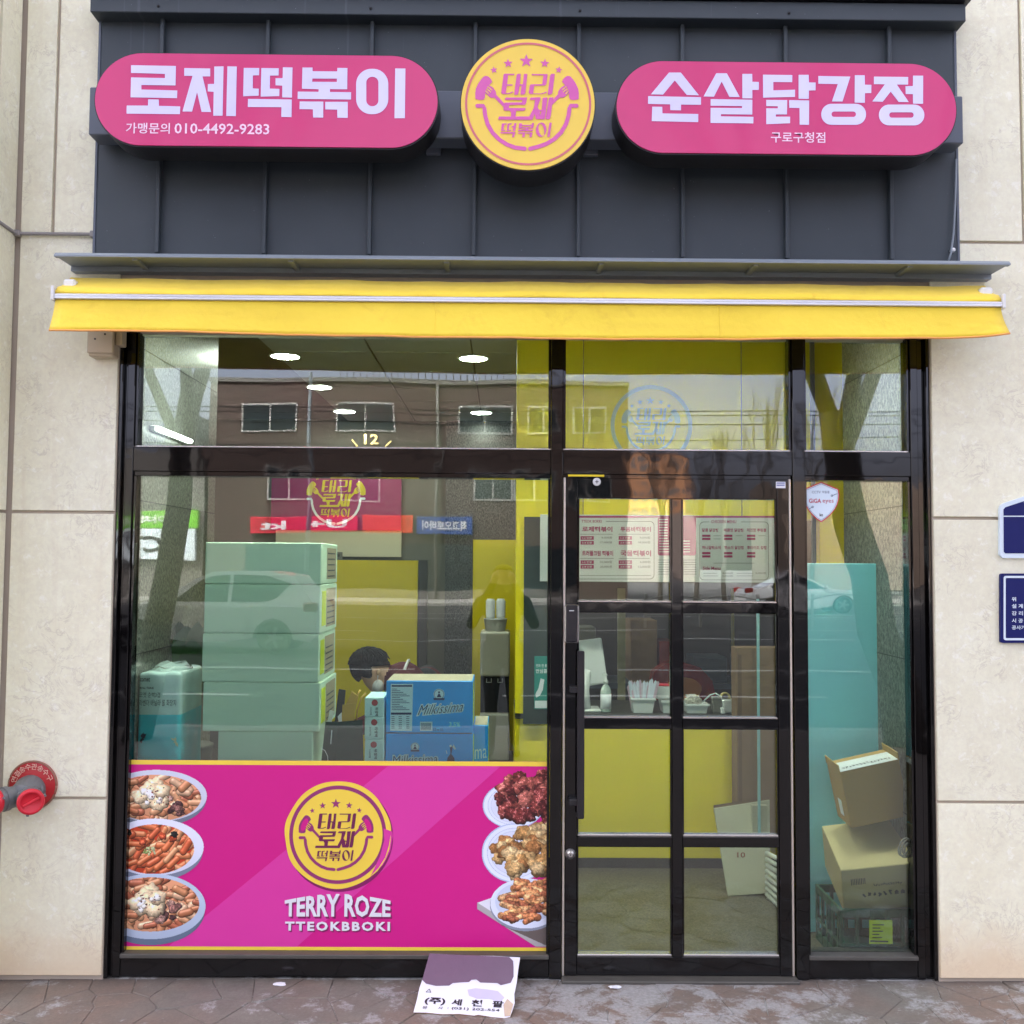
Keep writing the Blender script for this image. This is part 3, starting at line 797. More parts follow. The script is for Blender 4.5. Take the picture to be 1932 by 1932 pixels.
# ================================================================== DOOR
DY = F0 + .002; DD = .045
dtop, dbot = zat(901, DY), .012
D0, D1 = at(1066.5, 1375, DY).x, at(1491, 1375, DY).x
door = thing('glass_door', 'black framed glass door with eight panes at the shop entrance', 'door', ((D0 + D1) / 2, DY, 0))
sl0, sr0 = at(1089, 1375, DY).x, at(1469.5, 1375, DY).x
mc0, mc1 = at(1268.5, 1375, DY).x, at(1287.5, 1375, DY).x
rails = [(901, 939), (1135.5, 1155), (1355, 1375), (1578, 1598), (1805, 1846)]
rz = [(zat(b, DY), zat(a, DY)) for a, b in rails]
rz[-1] = (dbot, rz[-1][1]); 
box('stile', D0, sl0, DY, DY + DD, dbot, dtop, FRAME, door, .002); box('stile', sr0, D1, DY, DY + DD, dbot, dtop, FRAME, door, .002)
box('mid_stile', mc0, mc1, DY + .0015, DY + DD, rz[-1][1], rz[0][0], FRAME, door, .002)
for k, (a, b) in enumerate(rz):
    spans = ((sl0, sr0),) if k in (0, 4) else ((sl0, mc0), (mc1, sr0))
    for x0, x1 in spans:
        box('rail', x0 + .0005, x1 - .0005, DY + .003, DY + DD, a, b, FRAME, door, .002)
        for y0, y1 in (((sl0, mc0), (mc1, sr0)) if k in (4,) else ((x0, x1),)):
            if k: box('rail_bead', y0 + .003, y1 - .003, DY + .006, DY + DD - .005, b, b + .008, STEEL, door, .0015)
for k in range(4):
    for x0, x1 in ((sl0, mc0), (mc1, sr0)): pane(x0 - .004, x1 + .004, rz[k + 1][1] - .003, rz[k][0] + .003, door, DY + .024)
for k in range(4):
    for x in (sl0, mc0 - .008, mc1, sr0 - .008):
        box('glazing_bead', x + .0007, x + .0073, DY + .008, DY + .023, rz[k + 1][1] + .009, rz[k][0] - .001, FRAME, door, .001)
# steel edge strips either side of the leaf
for x in (at(1063.8, 1375, DY).x, at(1494, 1375, DY).x):
    box('edge_strip', x - .0045, x + .0045, DY + .002, DY + .05, .01, dtop + .002, mat('warm_steel', (.62, .56, .48), .35, .1, metal=.6), sf, .001)
box('threshold', M1, P0, -.02, F1, -.004, .009, SILL, sf, .003)
YREFL = mat('yellow_reflection', lin((232, 206, 30)), .5, .1)
pbox('reflection_strip', 1072, 895.5, 1140, 899, DY - .004, .004, YREFL, sf)  # yellow reflection over the door, painted as a thin strip
# pull handle, electronic lock, key cylinder, closer bolt
hx0, hx1, hz_0, hz_1 = rect(1089, 1228, 1102.5, 1545, DY - .055)
box('handle', hx0, hx1, DY - .06, DY - .035, hz_0, hz_1, BPLAS, door, .004)
for py in (1300, 1512):
    z = zat(py, DY - .03); box('handle_bracket', sl0 - .035, hx0 + .012, DY - .05, DY + .001, z - .012, z + .012, BPLAS, door, .002)
lx0, lx1, lz0_, lz1_ = rect(1065, 1141, 1093, 1213.5, DY - .035)
lk = box('lock', lx0, lx1, DY - .03, DY + .0005, lz0_, lz1_, STEEL, door, .006)
box('lock_cover', lx0 + .007, lx1 - .007, DY - .0335, DY - .028, lz0_ + .004, lz1_ - .002, BPLAS, lk, .004)
pflat('lock_mark', [[[(1074, 1151.5), (1083, 1151.5), (1083, 1153), (1074, 1153)]]], DY - .0345, WPLAS, lk)
p = at(1076, 1611, DY)
kc = lathe('key_cylinder', [(.022, 0), (.022, .004), (.016, .009), (.016, .012), (.009, .013), (.009, .016)], STEEL, door, 24, Matrix.Translation((p.x, DY + .001, p.z)) @ YROT)
box('keyway', p.x - .0012, p.x + .0012, DY - .0165, DY - .0145, p.z - .005, p.z + .005, SBLACK, kc)
p = at(1126, 909, DY)
lathe('closer_cap', [(.017, 0), (.017, .004), (.012, .007)], WPLAS, door, 20, Matrix.Translation((p.x, DY + .004, p.z)) @ YROT)
box('closer_cross', p.x - .007, p.x + .007, DY - .0045, DY - .003, p.z - .0015, p.z + .0015, SBLACK, door); box('closer_cross', p.x - .0015, p.x + .0015, DY - .005, DY - .0045, p.z - .007, p.z + .007, SBLACK, door)
st = tag(pbox('door_sticker', 1464, 909, 1482, 921, DY - .0015, .001, PWHITE), 'tiny white and blue security sticker on the door top corner', 'sticker')
DBLUE = mat('blue_print', lin((40, 70, 150)), .4, .05)
pflat('sticker_print', [[[(1465.5, 910.5 + 4 * k), (1465.5 + 15, 910.5 + 4 * k), (1480.5, 912.3 + 4 * k), (1465.5, 912.3 + 4 * k)]] for k in range(2)], DY - .0025, DBLUE, st, 0)

# ================================================================== WINDOW BANNER
BYp = GY - .0025
bx0, bx1 = at(229.5, 1616, BYp).x, at(1035, 1616, BYp).x
bz0, bz1 = sz + .001, zat(1437, BYp)
ban = thing('window_banner', 'magenta window banner with food pictures and round yellow logo', 'banner', ((bx0 + bx1) / 2, BYp, bz0))
box('banner_sheet', bx0, bx1, BYp, BYp + .0015, bz0, bz1, MAG, ban)
zz0, zz1 = zat(1787.5, BYp), zat(1445.5, BYp)
def cl(p): return (min(max(p[0], bx0 + .001), bx1 - .001), min(max(p[1], bz0), bz1))
bp = [(lambda v: (v.x, v.z))(at(x, y, BYp)) for x, y in ((318, 1790), (733, 1441), (945, 1441), (560, 1790))]
flat('diagonal_stripe', [[[(q[0], min(max(q[1], zz0), zz1)) for q in bp]]], BYp - .0006, MAGL, ban)
flat('border_stripe', [[[(bx0, bz0), (bx1, bz0), (bx1, zz0), (bx0, zz0)]], [[(bx0, zz1), (bx1, zz1), (bx1, bz1), (bx0, bz1)]]], BYp - .0012, BYEL, ban, 0)
# logo on the banner
lc = at(637.5, 1574.5, BYp); q = at(737.5, 1574.5, BYp).x - lc.x
bs = mat('banner_shadow_print', lin((132, 22, 92)), .4, .05)
flat('logo_shadow', [[ell(lc.x + .008, lc.z - .012, q * 1.005, q * 1.005, 80)]], BYp - .0014, bs, ban)
n = 120
brush = []
for i in range(n):
    a = math.pi / 2 + 2 * math.pi * i / n
    brush.append((lc.x + q * math.cos(a) * (1 + .012 * math.sin(9 * a)), lc.z + q * math.sin(a) * (1 + .008 * math.sin(7 * a))))
flat('logo_disc', [[brush, ell(lc.x, lc.z, q * .915, q * .915, 90)]], BYp - .0020, BYEL, ban)
flat('logo_gap', [[ell(lc.x, lc.z, q * .93, q * .93, 90)]], BYp - .0017, PLUMD, ban)
flat('logo_gap', [[[(lc.x + q * .86, lc.z + q * .12), (lc.x + q * 1.03, lc.z + q * .06), (lc.x + q * 1.04, lc.z - q * .02), (lc.x + q * .995, lc.z - q * .30), (lc.x + q * .86, lc.z - q * .56), (lc.x + q * .62, lc.z - q * .78), (lc.x + q * .66, lc.z - q * .70), (lc.x + q * .80, lc.z - q * .40), (lc.x + q * .88, lc.z - q * .1)]]], BYp - .0024, MAGL, ban)
flat('logo_stroke', [[[(lc.x + q * a, lc.z + q * b) for a, b in ((1.0, .0), (1.003, -.05), (.975, -.26), (.90, -.46), (.76, -.67), (.60, -.80), (.45, -.885), (.62, -.775), (.78, -.61), (.90, -.42), (.965, -.2))]]], BYp - .0026, BYEL, ban)
flat('logo_disc', [[ell(lc.x, lc.z, q * .845, q * .845, 90)]], BYp - .0030, BYEL, ban)
lo_ = at(635.5, 1577, BYp)
logo(ban, lo_.x, lo_.z, q * .925, BYp - .0034, PLUMD, PLUMD, BYEL, None, PLUM)
flat('sausage_print', [[[(lo_.x + (x - 935) / 905 * q * .925, lo_.z + (940 - y) / 905 * q * .925) for x, y in ell(cx, 735, 52, 120, 24, rt)]] for cx, rt in ((338, .38), (1507, -.38))], BYp - .0040, MAG, ban, 0)
def arched(name, body, x0, x1, yb, ht_mid, ht_end, Y, m, dx=0., dz=0.):
    v, f = text2d(body, bold=.035, spacing=1.02)
    X0, X1, Z0, _ = rect(x0, yb - 40, x1, yb, Y)
    h1 = zat(yb - ht_mid, Y) - zat(yb, Y); h0 = zat(yb - ht_end, Y) - zat(yb, Y)
    V = [(X0 + (X1 - X0) * a + dx, Y, Z0 + dz + (h0 + (h1 - h0) * math.sin(math.pi * (.08 + .84 * a)) ** 1.0) * b) for a, b in v]
    return mobj(name, V, f, m, ban)
arched('wordmark_shadow', 'TERRY ROZE', 537, 737, 1730, 44, 27, BYp - .0014 - .0002, bs, .006, -.008)
arched('wordmark', 'TERRY ROZE', 537, 737, 1730, 44, 27, BYp - .0022, PWHITE)
X0, X1, Z0, Z1 = rect(538, 1738.5, 736, 1756, BYp)
for nm, dx, dz, y, m in (('wordmark_shadow', .004, -.006, -.0016, bs), ('wordmark', 0, 0, -.0022, PWHITE)):
    text_on(nm, [('TTEOKBBOKI', (X0 + dx, BYp + y, Z0 + dz), (X1 - X0, 0, 0), (0, 0, Z1 - Z0), {'bold': .04, 'spacing': 1.28})], m, ban)

# the food pictures are a flat print: painted here point by point into the sheet's colours
class Paint:
    def __init__(s, x0, y0, x1, y1, k=1.25):
        s.x0, s.y0, s.x1, s.y1 = x0, y0, x1, y1
        s.W, s.H = int((x1 - x0) * k), int((y1 - y0) * k)
        s.X, s.Y = np.meshgrid(x0 + (np.arange(s.W) + .5) / s.W * (x1 - x0), y0 + (np.arange(s.H) + .5) / s.H * (y1 - y0))
        s.C = np.zeros((s.H, s.W, 3)); s.A = np.zeros((s.H, s.W), bool)
        g = np.random.RandomState(5)
        s.n = sum(s.up(g.rand(s.H // d + 3, s.W // d + 3), d) * wgt for d, wgt in ((2, .3), (4, .35), (9, .35)))
    def up(s, a, d):
        yy = np.arange(s.H) / d; xx = np.arange(s.W) / d
        y0 = yy.astype(int); x0 = xx.astype(int); fy = (yy - y0)[:, None]; fx = (xx - x0)[None]
        return (a[y0][:, x0] * (1 - fx) + a[y0][:, x0 + 1] * fx) * (1 - fy) + (a[y0 + 1][:, x0] * (1 - fx) + a[y0 + 1][:, x0 + 1] * fx) * fy
    def put(s, m, c, clip=None):
        if clip is not None: m = m & clip
        s.C[m] = c[m] if c.ndim == 3 else c
        s.A |= m
    def el(s, cx, cy, rx, ry): return ((s.X - cx) / rx) ** 2 + ((s.Y - cy) / ry) ** 2
    def ellipse(s, cx, cy, rx, ry, c, shade=0., clip=None):
        d = s.el(cx, cy, rx, ry)
        c = np.array(c)[None, None] * (1 + shade * ((s.X - cx) / rx * .4 - (s.Y - cy) / ry)[..., None] * .5)
        s.put(d < 1, c, clip); return d < 1
    def caps(s, xa, ya, xb, yb, r, c, clip=None, gloss=.35, rough=.1):
        dx, dy = xb - xa, yb - ya; L = dx * dx + dy * dy + 1e-6
        t = np.clip(((s.X - xa) * dx + (s.Y - ya) * dy) / L, 0, 1)
        ex, ey = s.X - xa - t * dx, s.Y - ya - t * dy
        d = np.sqrt(ex * ex + ey * ey) / r; m = d < 1
        nz = np.sqrt(np.clip(1 - d * d, 0, 1)); nx, ny = ex / r, ey / r
        li = np.clip(.44 + .50 * nz - .30 * ny - .12 * nx, .2, 1.3) * (1 + rough * (s.n - .5) * 2)
        hl = np.clip(nz * .8 - ny * .52 - nx * .2, 0, 1) ** 14 * gloss
        s.put(m, np.clip(np.array(c)[None, None] * li[..., None] + hl[..., None], 0, 1), clip)
    def blob(s, cx, cy, r, c, seed, clip=None, rough=.55, gloss=.1):
        g = random.Random(seed)
        a = np.arctan2(s.Y - cy, s.X - cx)
        rr = r * (1 + sum(g.uniform(.03, .1) * np.sin(k * a + g.uniform(0, 6)) for k in (2, 3, 5, 7)))
        ex, ey = (s.X - cx) / rr, (s.Y - cy) / (rr * .88); d = np.sqrt(ex * ex + ey * ey); m = d < 1
        nz = np.sqrt(np.clip(1 - d * d, 0, 1))
        li = np.clip(.44 + .50 * nz - .26 * ey - .14 * ex, .12, 1.25) * (1 + rough * (s.n - .5) * 2.2)
        hl = (s.n > .66) * gloss
        s.put(m, np.clip(np.array(c)[None, None] * li[..., None] + hl[..., None], 0, 1), clip)
    def build(s, name, Y, m, par):
        V = np.zeros((s.H + 1, s.W + 1, 3))
        X0, X1, Z0, Z1 = rect(s.x0, s.y0, s.x1, s.y1, Y)
        V[..., 0] = np.linspace(X0, X1, s.W + 1)[None]; V[..., 1] = Y; V[..., 2] = np.linspace(Z1, Z0, s.H + 1)[:, None]
        idx = np.arange((s.H + 1) * (s.W + 1)).reshape(s.H + 1, s.W + 1)
        F = np.stack([idx[:-1, :-1], idx[1:, :-1], idx[1:, 1:], idx[:-1, 1:]], -1)
        cx = (V[:-1, :-1, 0] + V[1:, 1:, 0]) / 2
        keep = s.A & (cx > bx0 + .002) & (cx < bx1 - .002)
        F = F[keep].reshape(-1, 4); C = s.C[keep]
        u, inv = np.unique(F, return_inverse=True)
        me = bpy.data.meshes.new(name)
        me.vertices.add(len(u)); me.vertices.foreach_set('co', V.reshape(-1, 3)[u].ravel())
        me.loops.add(F.size); me.loops.foreach_set('vertex_index', inv.ravel().astype(np.int32))
        me.polygons.add(len(F)); me.polygons.foreach_set('loop_start', np.arange(0, F.size, 4, dtype=np.int32))
        me.update(calc_edges=True)
        at_ = me.color_attributes.new('print', 'FLOAT_COLOR', 'CORNER')
        C = np.clip(C, 0, 1) ** 2.2
        rgba = np.ones((len(F), 4, 4)); rgba[..., :3] = C[:, None]
        at_.data.foreach_set('color', rgba.ravel())
        me.materials.append(m)
        return link(bpy.data.objects.new(name, me), par)
VC = mat_vcol('photo_print')
g = random.Random(3)
pl = Paint(224, 1446, 394, 1784)
def bowl_pic(cx, cy, rx, ry, ix, iy, irx, iry, rim, soup, kind):
    pl.ellipse(cx, cy + ry * .10, rx * .985, ry * .98, (rim[0] * .55, rim[1] * .58, rim[2] * .62))
    pl.ellipse(cx, cy - ry * .02, rx, ry * .93, rim, .10)
    cl_ = pl.ellipse(ix, iy, irx, iry, soup, .15)
    if kind == 'red':
        for k in range(84):
            a = g.uniform(0, 6.28); d = g.uniform(.05, 1.0) ** .55
            x, y = ix + math.cos(a) * d * irx, iy + math.sin(a) * d * iry; b = g.choice((-.5, .3, 2.3, 1.9, -.9)) + g.uniform(-.4, .4); L = g.uniform(9, 16)
            c = g.choice(((.93, .56, .36), (.90, .47, .28), (.86, .40, .24), (.95, .66, .46)))
            pl.caps(x - L * math.cos(b), y - L * math.sin(b) * .8, x + L * math.cos(b), y + L * math.sin(b) * .8, g.uniform(5, 7), c, cl_, .4)
        for k in range(3): pl.blob(ix + g.uniform(-25, 45), iy + g.uniform(-30, -10), 8, (.86, .36, .22), k, cl_)
        pl.blob(ix + 38, iy - 28, 7, (.16, .18, .18), 8, cl_); pl.blob(ix - 52, iy - 30, 9, (.14, .15, .13), 9, cl_)
        for k in range(14):
            a = g.uniform(0, 6.28); x, y = ix - 8 + 11 * math.cos(a) * g.random(), iy + 2 + 8 * math.sin(a) * g.random()
            pl.caps(x, y, x + g.uniform(-7, 7), y + g.uniform(-4, 8), 1.7, g.choice(((.72, .80, .52), (.84, .88, .66), (.55, .66, .36))), cl_, .2)
    else:
        for k in range(80):
            a = g.uniform(0, 6.28); d = g.uniform(.15, 1.0) ** .5
            x, y = ix + math.cos(a) * d * irx, iy + math.sin(a) * d * iry; b = g.uniform(-1.3, 1.3); L = g.uniform(5, 11)
            c = g.choice(((.90, .66, .48), (.86, .58, .40), (.80, .50, .34), (.92, .74, .58), (.74, .42, .30)))
            pl.caps(x - L * math.cos(b), y - L * math.sin(b) * .7, x + L * math.cos(b), y + L * math.sin(b) * .7, g.uniform(5, 8), c, cl_, .35)
        for k in range(9): pl.blob(ix + 34 + g.uniform(-16, 18), iy + 10 + g.uniform(-16, 20), g.uniform(6, 11), g.choice(((.50, .34, .33), (.66, .46, .42), (.36, .24, .25), (.80, .62, .56))), 40 + k, cl_, .8)
        pts = [(0, -30, 17), (-8, -14, 22), (2, 0, 24), (-14, 4, 20), (10, 12, 17), (-26, -2, 15), (14, -16, 16)]
        for k, (dx, dy, r) in enumerate(pts): pl.blob(ix - 2 + dx, iy + dy * .8, r, (1.12, 1.0, .80), 60 + k, cl_, .18)
        for k in range(7): pl.blob(ix - 6 + g.uniform(-22, 20), iy + g.uniform(-18, 12), g.uniform(4, 8), (1.15, 1.12, 1.05), 80 + k, cl_, .1)
        for k in range(26): pl.blob(ix - 2 + g.gauss(0, 20), iy - 4 + g.gauss(0, 12), g.uniform(.8, 1.9), g.choice(((.55, .12, .10), (.4, .1, .08))), 100 + k, cl_)
bowl_pic(291, 1503, 97, 53, 290, 1506, 87, 44, (.80, .82, .88), (.88, .62, .46), 'rose')
bowl_pic(291, 1600, 93, 58, 290, 1603, 76, 47, (.88, .89, .96), (.78, .26, .14), 'red')
bowl_pic(288, 1712, 102, 66, 287, 1707, 91, 51, (.72, .78, .86), (.88, .62, .46), 'rose')
pl.build('food_print', BYp - .0018, VC, ban)
pl = Paint(898, 1450, 1036, 1786)
tri = lambda a, b, c: ((b[0] - a[0]) * (pl.Y - a[1]) - (b[1] - a[1]) * (pl.X - a[0]) > 0) & ((c[0] - b[0]) * (pl.Y - b[1]) - (c[1] - b[1]) * (pl.X - b[0]) > 0) & ((a[0] - c[0]) * (pl.Y - c[1]) - (a[1] - c[1]) * (pl.X - c[0]) > 0)
for (cx, cy, rx, ry) in ((968, 1520, 58, 44), (971, 1610, 62, 56)):
    for k, c in ((1., (.72, .78, .90)), (.96, (.90, .93, .99)), (.84, (.70, .74, .84)), (.825, (.88, .91, .97)), (.74, (.78, .82, .90)), (.72, (.86, .88, .95))): pl.ellipse(cx, cy, rx * k, ry * k, c)
def heap(box_, cols, r0, r1, nn, seed, rough, gloss):
    gg = random.Random(seed); x0, y0, x1, y1 = box_
    for k in range(nn):
        t = k / nn; y = y0 + (y1 - y0) * (.12 + .88 * t); half = (x1 - x0) * (.5 if t > .35 else .32 + .5 * t)
        x = x1 - gg.uniform(0, 2 * half) * (1 if y < y1 - 20 else .85)
        pl.blob(x, y + gg.uniform(-10, 6), gg.uniform(r0, r1), gg.choice(cols), seed * 100 + k, None, rough, gloss)
heap((936, 1458, 1040, 1546), ((.62, .30, .27), (.72, .38, .33), (.50, .22, .21), (.80, .46, .40), (.40, .17, .17)), 9, 16, 95, 4, .7, .2)
pl.blob(976, 1578, 9, (.80, .58, .34), 5)
heap((932, 1558, 1040, 1652), ((.86, .70, .46), (.80, .60, .36), (.90, .77, .55), (.70, .48, .28)), 10, 17, 70, 6, .5, .06)
s_ = (.84, .85, .88)
pl.put(tri((901.5, 1704), (1040, 1655), (1040, 1790)), np.array((.90, .90, .93)))
pl.put(tri((901.5, 1704), (1040, 1790), (1018, 1790)) | tri((901.5, 1704), (1018, 1790), (901.5, 1716)), np.array((.70, .68, .68)))
pl.put(tri((945, 1745), (1040, 1735), (1040, 1788)), np.array((.42, .38, .36)))
pl.ellipse(993, 1708, 68, 49, (.55, .58, .64)); pl.ellipse(993, 1705, 67, 47, (.88, .91, .97)); pl.ellipse(993, 1702, 58, 38, (.80, .84, .92))
gg = random.Random(21)
for k in range(60):
    t = k / 60; y = 1664 + 74 * t; x = gg.uniform(955 if t > .3 else 975, 1036); b = gg.uniform(-.5, .5); L = gg.uniform(5, 13)
    pl.caps(x - L * math.cos(b), y - L * math.sin(b), x + L * math.cos(b), y + L * math.sin(b), gg.uniform(4.5, 7.5), gg.choice(((.86, .60, .38), (.80, .50, .32), (.92, .70, .48), (.66, .38, .26))), None, .12, .8)
pl.build('food_print', BYp - .0018, VC, ban)

# ================================================================== STICKERS, PLATES, FIRE INLET
def cS(x, y): return ((2350 + x / 12.07) / 1.5652, (1400 + y / 12.07) / 1.5652)
SYY = GY - .0015
def shield(k):
    L = [(905, 270), (1250, 420), (1530, 535), (1557, 700), (1545, 900), (1490, 1090), (1400, 1270), (1250, 1450), (1080, 1600), (910, 1720), (740, 1610), (570, 1450), (430, 1270), (340, 1090), (280, 880), (255, 700), (275, 535), (560, 420)]
    return mp(cS, *[(905 + (x - 905) * k, 990 + (y - 990) * k) for x, y in L])
sh = tag(pflat('shield_sticker', [[shield(1)]], SYY, mat('red_orange_print', lin((206, 62, 50)), .4), None, depth=.001), 'white shield-shaped CCTV sticker with red rim on the right pane', 'sticker')
LB_ = mat('pale_blue_print', lin((222, 238, 248)), .4, .02); GREY_ = mat('grey_blue_print', lin((120, 140, 160)), .4)
REDP = mat('crimson_print', lin((190, 40, 70)), .4)
pflat('sticker_field', [[shield(.935)]], SYY - .0005, LB_, sh); pflat('sticker_line', [[shield(.905), shield(.88)]], SYY - .0010, GREY_, sh)
def sx(b, x0, y0, x1, y1, m, bo): p, q_ = cS(x0, y0), cS(x1, y1); ptext('sticker_lettering', [(b, p[0], p[1], q_[0], q_[1], bo)], SYY - .0012, m, sh)
sx('CCTV', 570, 595, 890, 690, GREY_, .02); sx('작동중', 935, 595, 1205, 690, GREY_, .02); sx('GiGA', 470, 875, 905, 1030, REDP, .02); sx('eyes', 955, 915, 1350, 1065, REDP, 0.); sx('kt', 850, 1405, 970, 1505, PBLACK, .03)
for a, b, c, d in ((1290, 770, 1470, 700), (600, 1170, 470, 1245)):
    pflat('sticker_line', [[mp(cS, *stroke([(a, b), (c, d)], 26, False))], [mp(cS, *ell(a, b, 42, 42, 20)), mp(cS, *ell(a, b, 20, 20, 20))]], SYY - .0014, GREY_, sh)

NAVY = mat('navy_enamel', lin((16, 24, 92)), .45, .06, 3, spec=.25)
PLW = mat('plate_white', lin((214, 228, 236)), .4, .03)
pp = thing('address_plate', 'navy house-shaped plate with white rim at the right edge of the wall', 'plate', at(1910, 1052, 0))
def poly_plate(par, pts, Y, m, dep=.0): pflat('plate_field' if dep < .005 else 'plate_body', [[pts]], Y, m, par, depth=dep)
poly_plate(pp, [(1886, 960), (1888, 954), (1893, 950), (1976, 922), (2059, 950), (2064, 954), (2066, 960), (2066, 1046), (2060, 1053), (1892, 1053), (1886, 1046)], -.014, PLW, .014)
poly_plate(pp, [(1893.5, 961), (1897, 957), (1976, 931), (2055, 957), (2059, 961), (2059, 1041), (2056, 1044), (1897, 1044), (1894, 1041)], -.0155, NAVY, .001)
pflat('plate_line', [[[(1893.5, 973), (2059, 973), (2059, 975), (1893.5, 975)]]], -.0165, PLW, pp)
pflat('plate_print', [[[(1932, 946), (1960, 941), (1960, 944), (1932, 949)]]], -.0165, PLW, pp)
p2_ = thing('completion_plate', 'navy rectangular plate with white Korean lettering below the house-shaped plate', 'plate', at(1910, 1213, 0))
pflat('plate_body', [[rrect(1888, 1082, 2060, 1213, 4)]], -.014, NAVY, p2_, depth=.014)
pflat('plate_line', [[rrect(1893.5, 1086.5, 2054, 1208, 4), rrect(1897.5, 1090.5, 2050, 1204, 2)]], -.0152, PLW, p2_)
ptext('plate_lettering', [('위', 1909, 1126.5, 1917, 1134.5, .02), ('설 계', 1909, 1139.5, 1930, 1147.5, .02), ('감 리', 1909, 1153, 1930, 1161, .02), ('시 공', 1909, 1167, 1930, 1175, .02), ('공사기', 1909, 1180, 1934, 1188, .02)], -.0152, PLW, p2_)

HY = thing('fire_inlet', 'grey twin fire hose inlet with red caps on the left wall', 'fire inlet', at(62, 1500, -.02))
RED = mat('red_cap_plastic', lin((206, 34, 50)), .42, .08, 9); REDD = mat('red_enamel_disc', lin((178, 34, 38)), .4, .12, 8)
CAST = mat('cast_grey_metal', lin((118, 120, 120)), .5, .18, 20, .3, 120, metal=.3)
c = at(63, 1481, 0); rd = .098
lathe('name_disc', [(rd, 0), (rd, .006), (rd - .004, .009), (.01, .012)], REDD, HY, 48, Matrix.Translation((c.x, 0, c.z)) @ YROT)
tube('disc_rim', [(c.x + (rd - .002) * math.cos(2 * math.pi * i / 48), -.008, c.z + (rd - .002) * math.sin(2 * math.pi * i / 48)) for i in range(49)], .004, mat('disc_rim_metal', lin((146, 104, 84)), .5), HY, 8)
V, F = [], []
for ch, a in zip('연결송수관송수구', [162, 142, 123, 104, 85, 65, 45, 24]):
    v, f = text2d(ch, bold=.01); a = R(a); b = len(V); hh = .024
    u = Vector((math.sin(a), 0, -math.cos(a))); w_ = Vector((math.cos(a), 0, math.sin(a)))
    o = Vector((c.x, -.0128, c.z)) + w_ * (rd - .034)
    V += [o + u * (q_[0] - .5) * hh + w_ * q_[1] * hh for q_ in v]; F += [tuple(b + i for i in k) for k in f]
mobj('disc_lettering', V, F, mat('tan_letter', lin((222, 180, 160)), .5), HY)
bm = bmesh.new()
B0 = Vector((at(60, 1490, 0).x, 0, at(60, 1490, 0).z))
bm_tube(bm, [B0 + Vector((0, -.005, 0)), B0 + Vector((0, -.03, 0)), B0 + Vector((0, -.034, 0)), B0 + Vector((0, -.06, -.004)), B0 + Vector((0, -.085, -.01)), B0 + Vector((0, -.1, -.012))], [.062, .062, .056, .056, .05, .03], 28)
n1 = (Vector((.55, -1, -.05))).normalized(); n2 = (Vector((-.62, -1, -.05))).normalized()
O1 = B0 + Vector((.012, -.05, -.008)); O2 = B0 + Vector((-.014, -.05, -.008))
for O, d, L in ((O1, n1, .115), (O2, n2, .115)):
    bm_tube(bm, [O, O + d * L * .55, O + d * L * .56, O + d * L * .72, O + d * L * .73, O + d * L * .95], [.042, .042, .048, .048, .043, .043], 24)
bmesh.ops.recalc_face_normals(bm, faces=bm.faces)
bo_ = bmobj('inlet_body', bm, CAST, HY, True); bo_.modifiers.new('crisp', 'EDGE_SPLIT').split_angle = R(40)
for O, d, L in ((O1, n1, .115), (O2, n2, .115)):
    q_ = d.to_track_quat('Z', 'Y').to_matrix().to_4x4()
    M = Matrix.Translation(O + d * L * .9) @ q_
    cp_ = lathe('cap', [(.048, 0), (.050, .004), (.050, .014), (.046, .02), (.036, .021), (.034, .014), (.005, .014)], RED, HY, 32, M)
    bm2 = bmesh.new(); bm_box(bm2, -.033, .033, -.005, .005, .013, .021, .002, M @ Matrix.Rotation(R(28), 4, 'Z')); bmobj('grip', bm2, RED, cp_)
    for a in (0, 120, 240):
        bm2 = bmesh.new(); bm_box(bm2, .046, .058, -.005, .005, -.004, .008, .001, M @ Matrix.Rotation(R(a + 20), 4, 'Z')); bmobj('lug', bm2, CAST, cp_)

# ------------------------------------------------------------------ cardboard at the foot of the window
def gnd(px, py, z=0.0):
    d = CROT @ Vector(((px - HALF) / FPX, -(py - HALF) / FPX, -1.0))
    return CAM + d * ((z - CAM.z) / d.z)
bl, br = gnd(780, 1910, .004), gnd(965, 1919, .004)
tl = at(810.5, 1799, F0 - .012); tr_ = at(983, 1812, F0 - .012)
tr_ = tl + (br - bl) + Vector((.0, 0, -.012))
nrm = (br - bl).cross(tl - bl).normalized()
CARD = mat('white_faced_board', lin((226, 228, 238)), .6, .05, 6); KRAFT = mat('kraft_edge', lin((150, 120, 92)), .8, .15, 20)
cb = thing('cardboard_sheet', 'torn white cardboard sheet with Korean print leaning on the window sill', 'cardboard', (bl + br) / 2)
u, v_ = br - bl, tl - bl
def on(a, b, k=0.): return bl + u * a + v_ * b + nrm * k
rsx = random.Random(4)
out = [(0, 0), (.12, .006), (.3, -.006), (.47, .01), (.62, -.004), (.66, .012), (.8, -.012), (.93, -.02), (.985, .0), (1.0, .1), (1.012, .22), (.995, .36), (1.002, .55), (.998, .8), (1.0, 1.), (.7, 1.004), (.42, .996), (.2, 1.0), (0, 1.0), (.003, .6), (-.008, .4), (.0, .2)]
n = len(out)
V = [on(a, b, -.004) for a, b in out] + [on(a, b, .0) for a, b in out]
F = [tuple(range(n, 2 * n)), tuple(reversed(range(n)))] + [(i, (i + 1) % n, n + (i + 1) % n, n + i) for i in range(n)]
o = mobj('board', V, F, CARD, cb); o.data.materials.append(KRAFT)
for pgn in o.data.polygons[1:]: pgn.material_index = 1
WET = mat('wet_stained_board', lin((112, 94, 112)), .55, .14, 9, .3, 60)
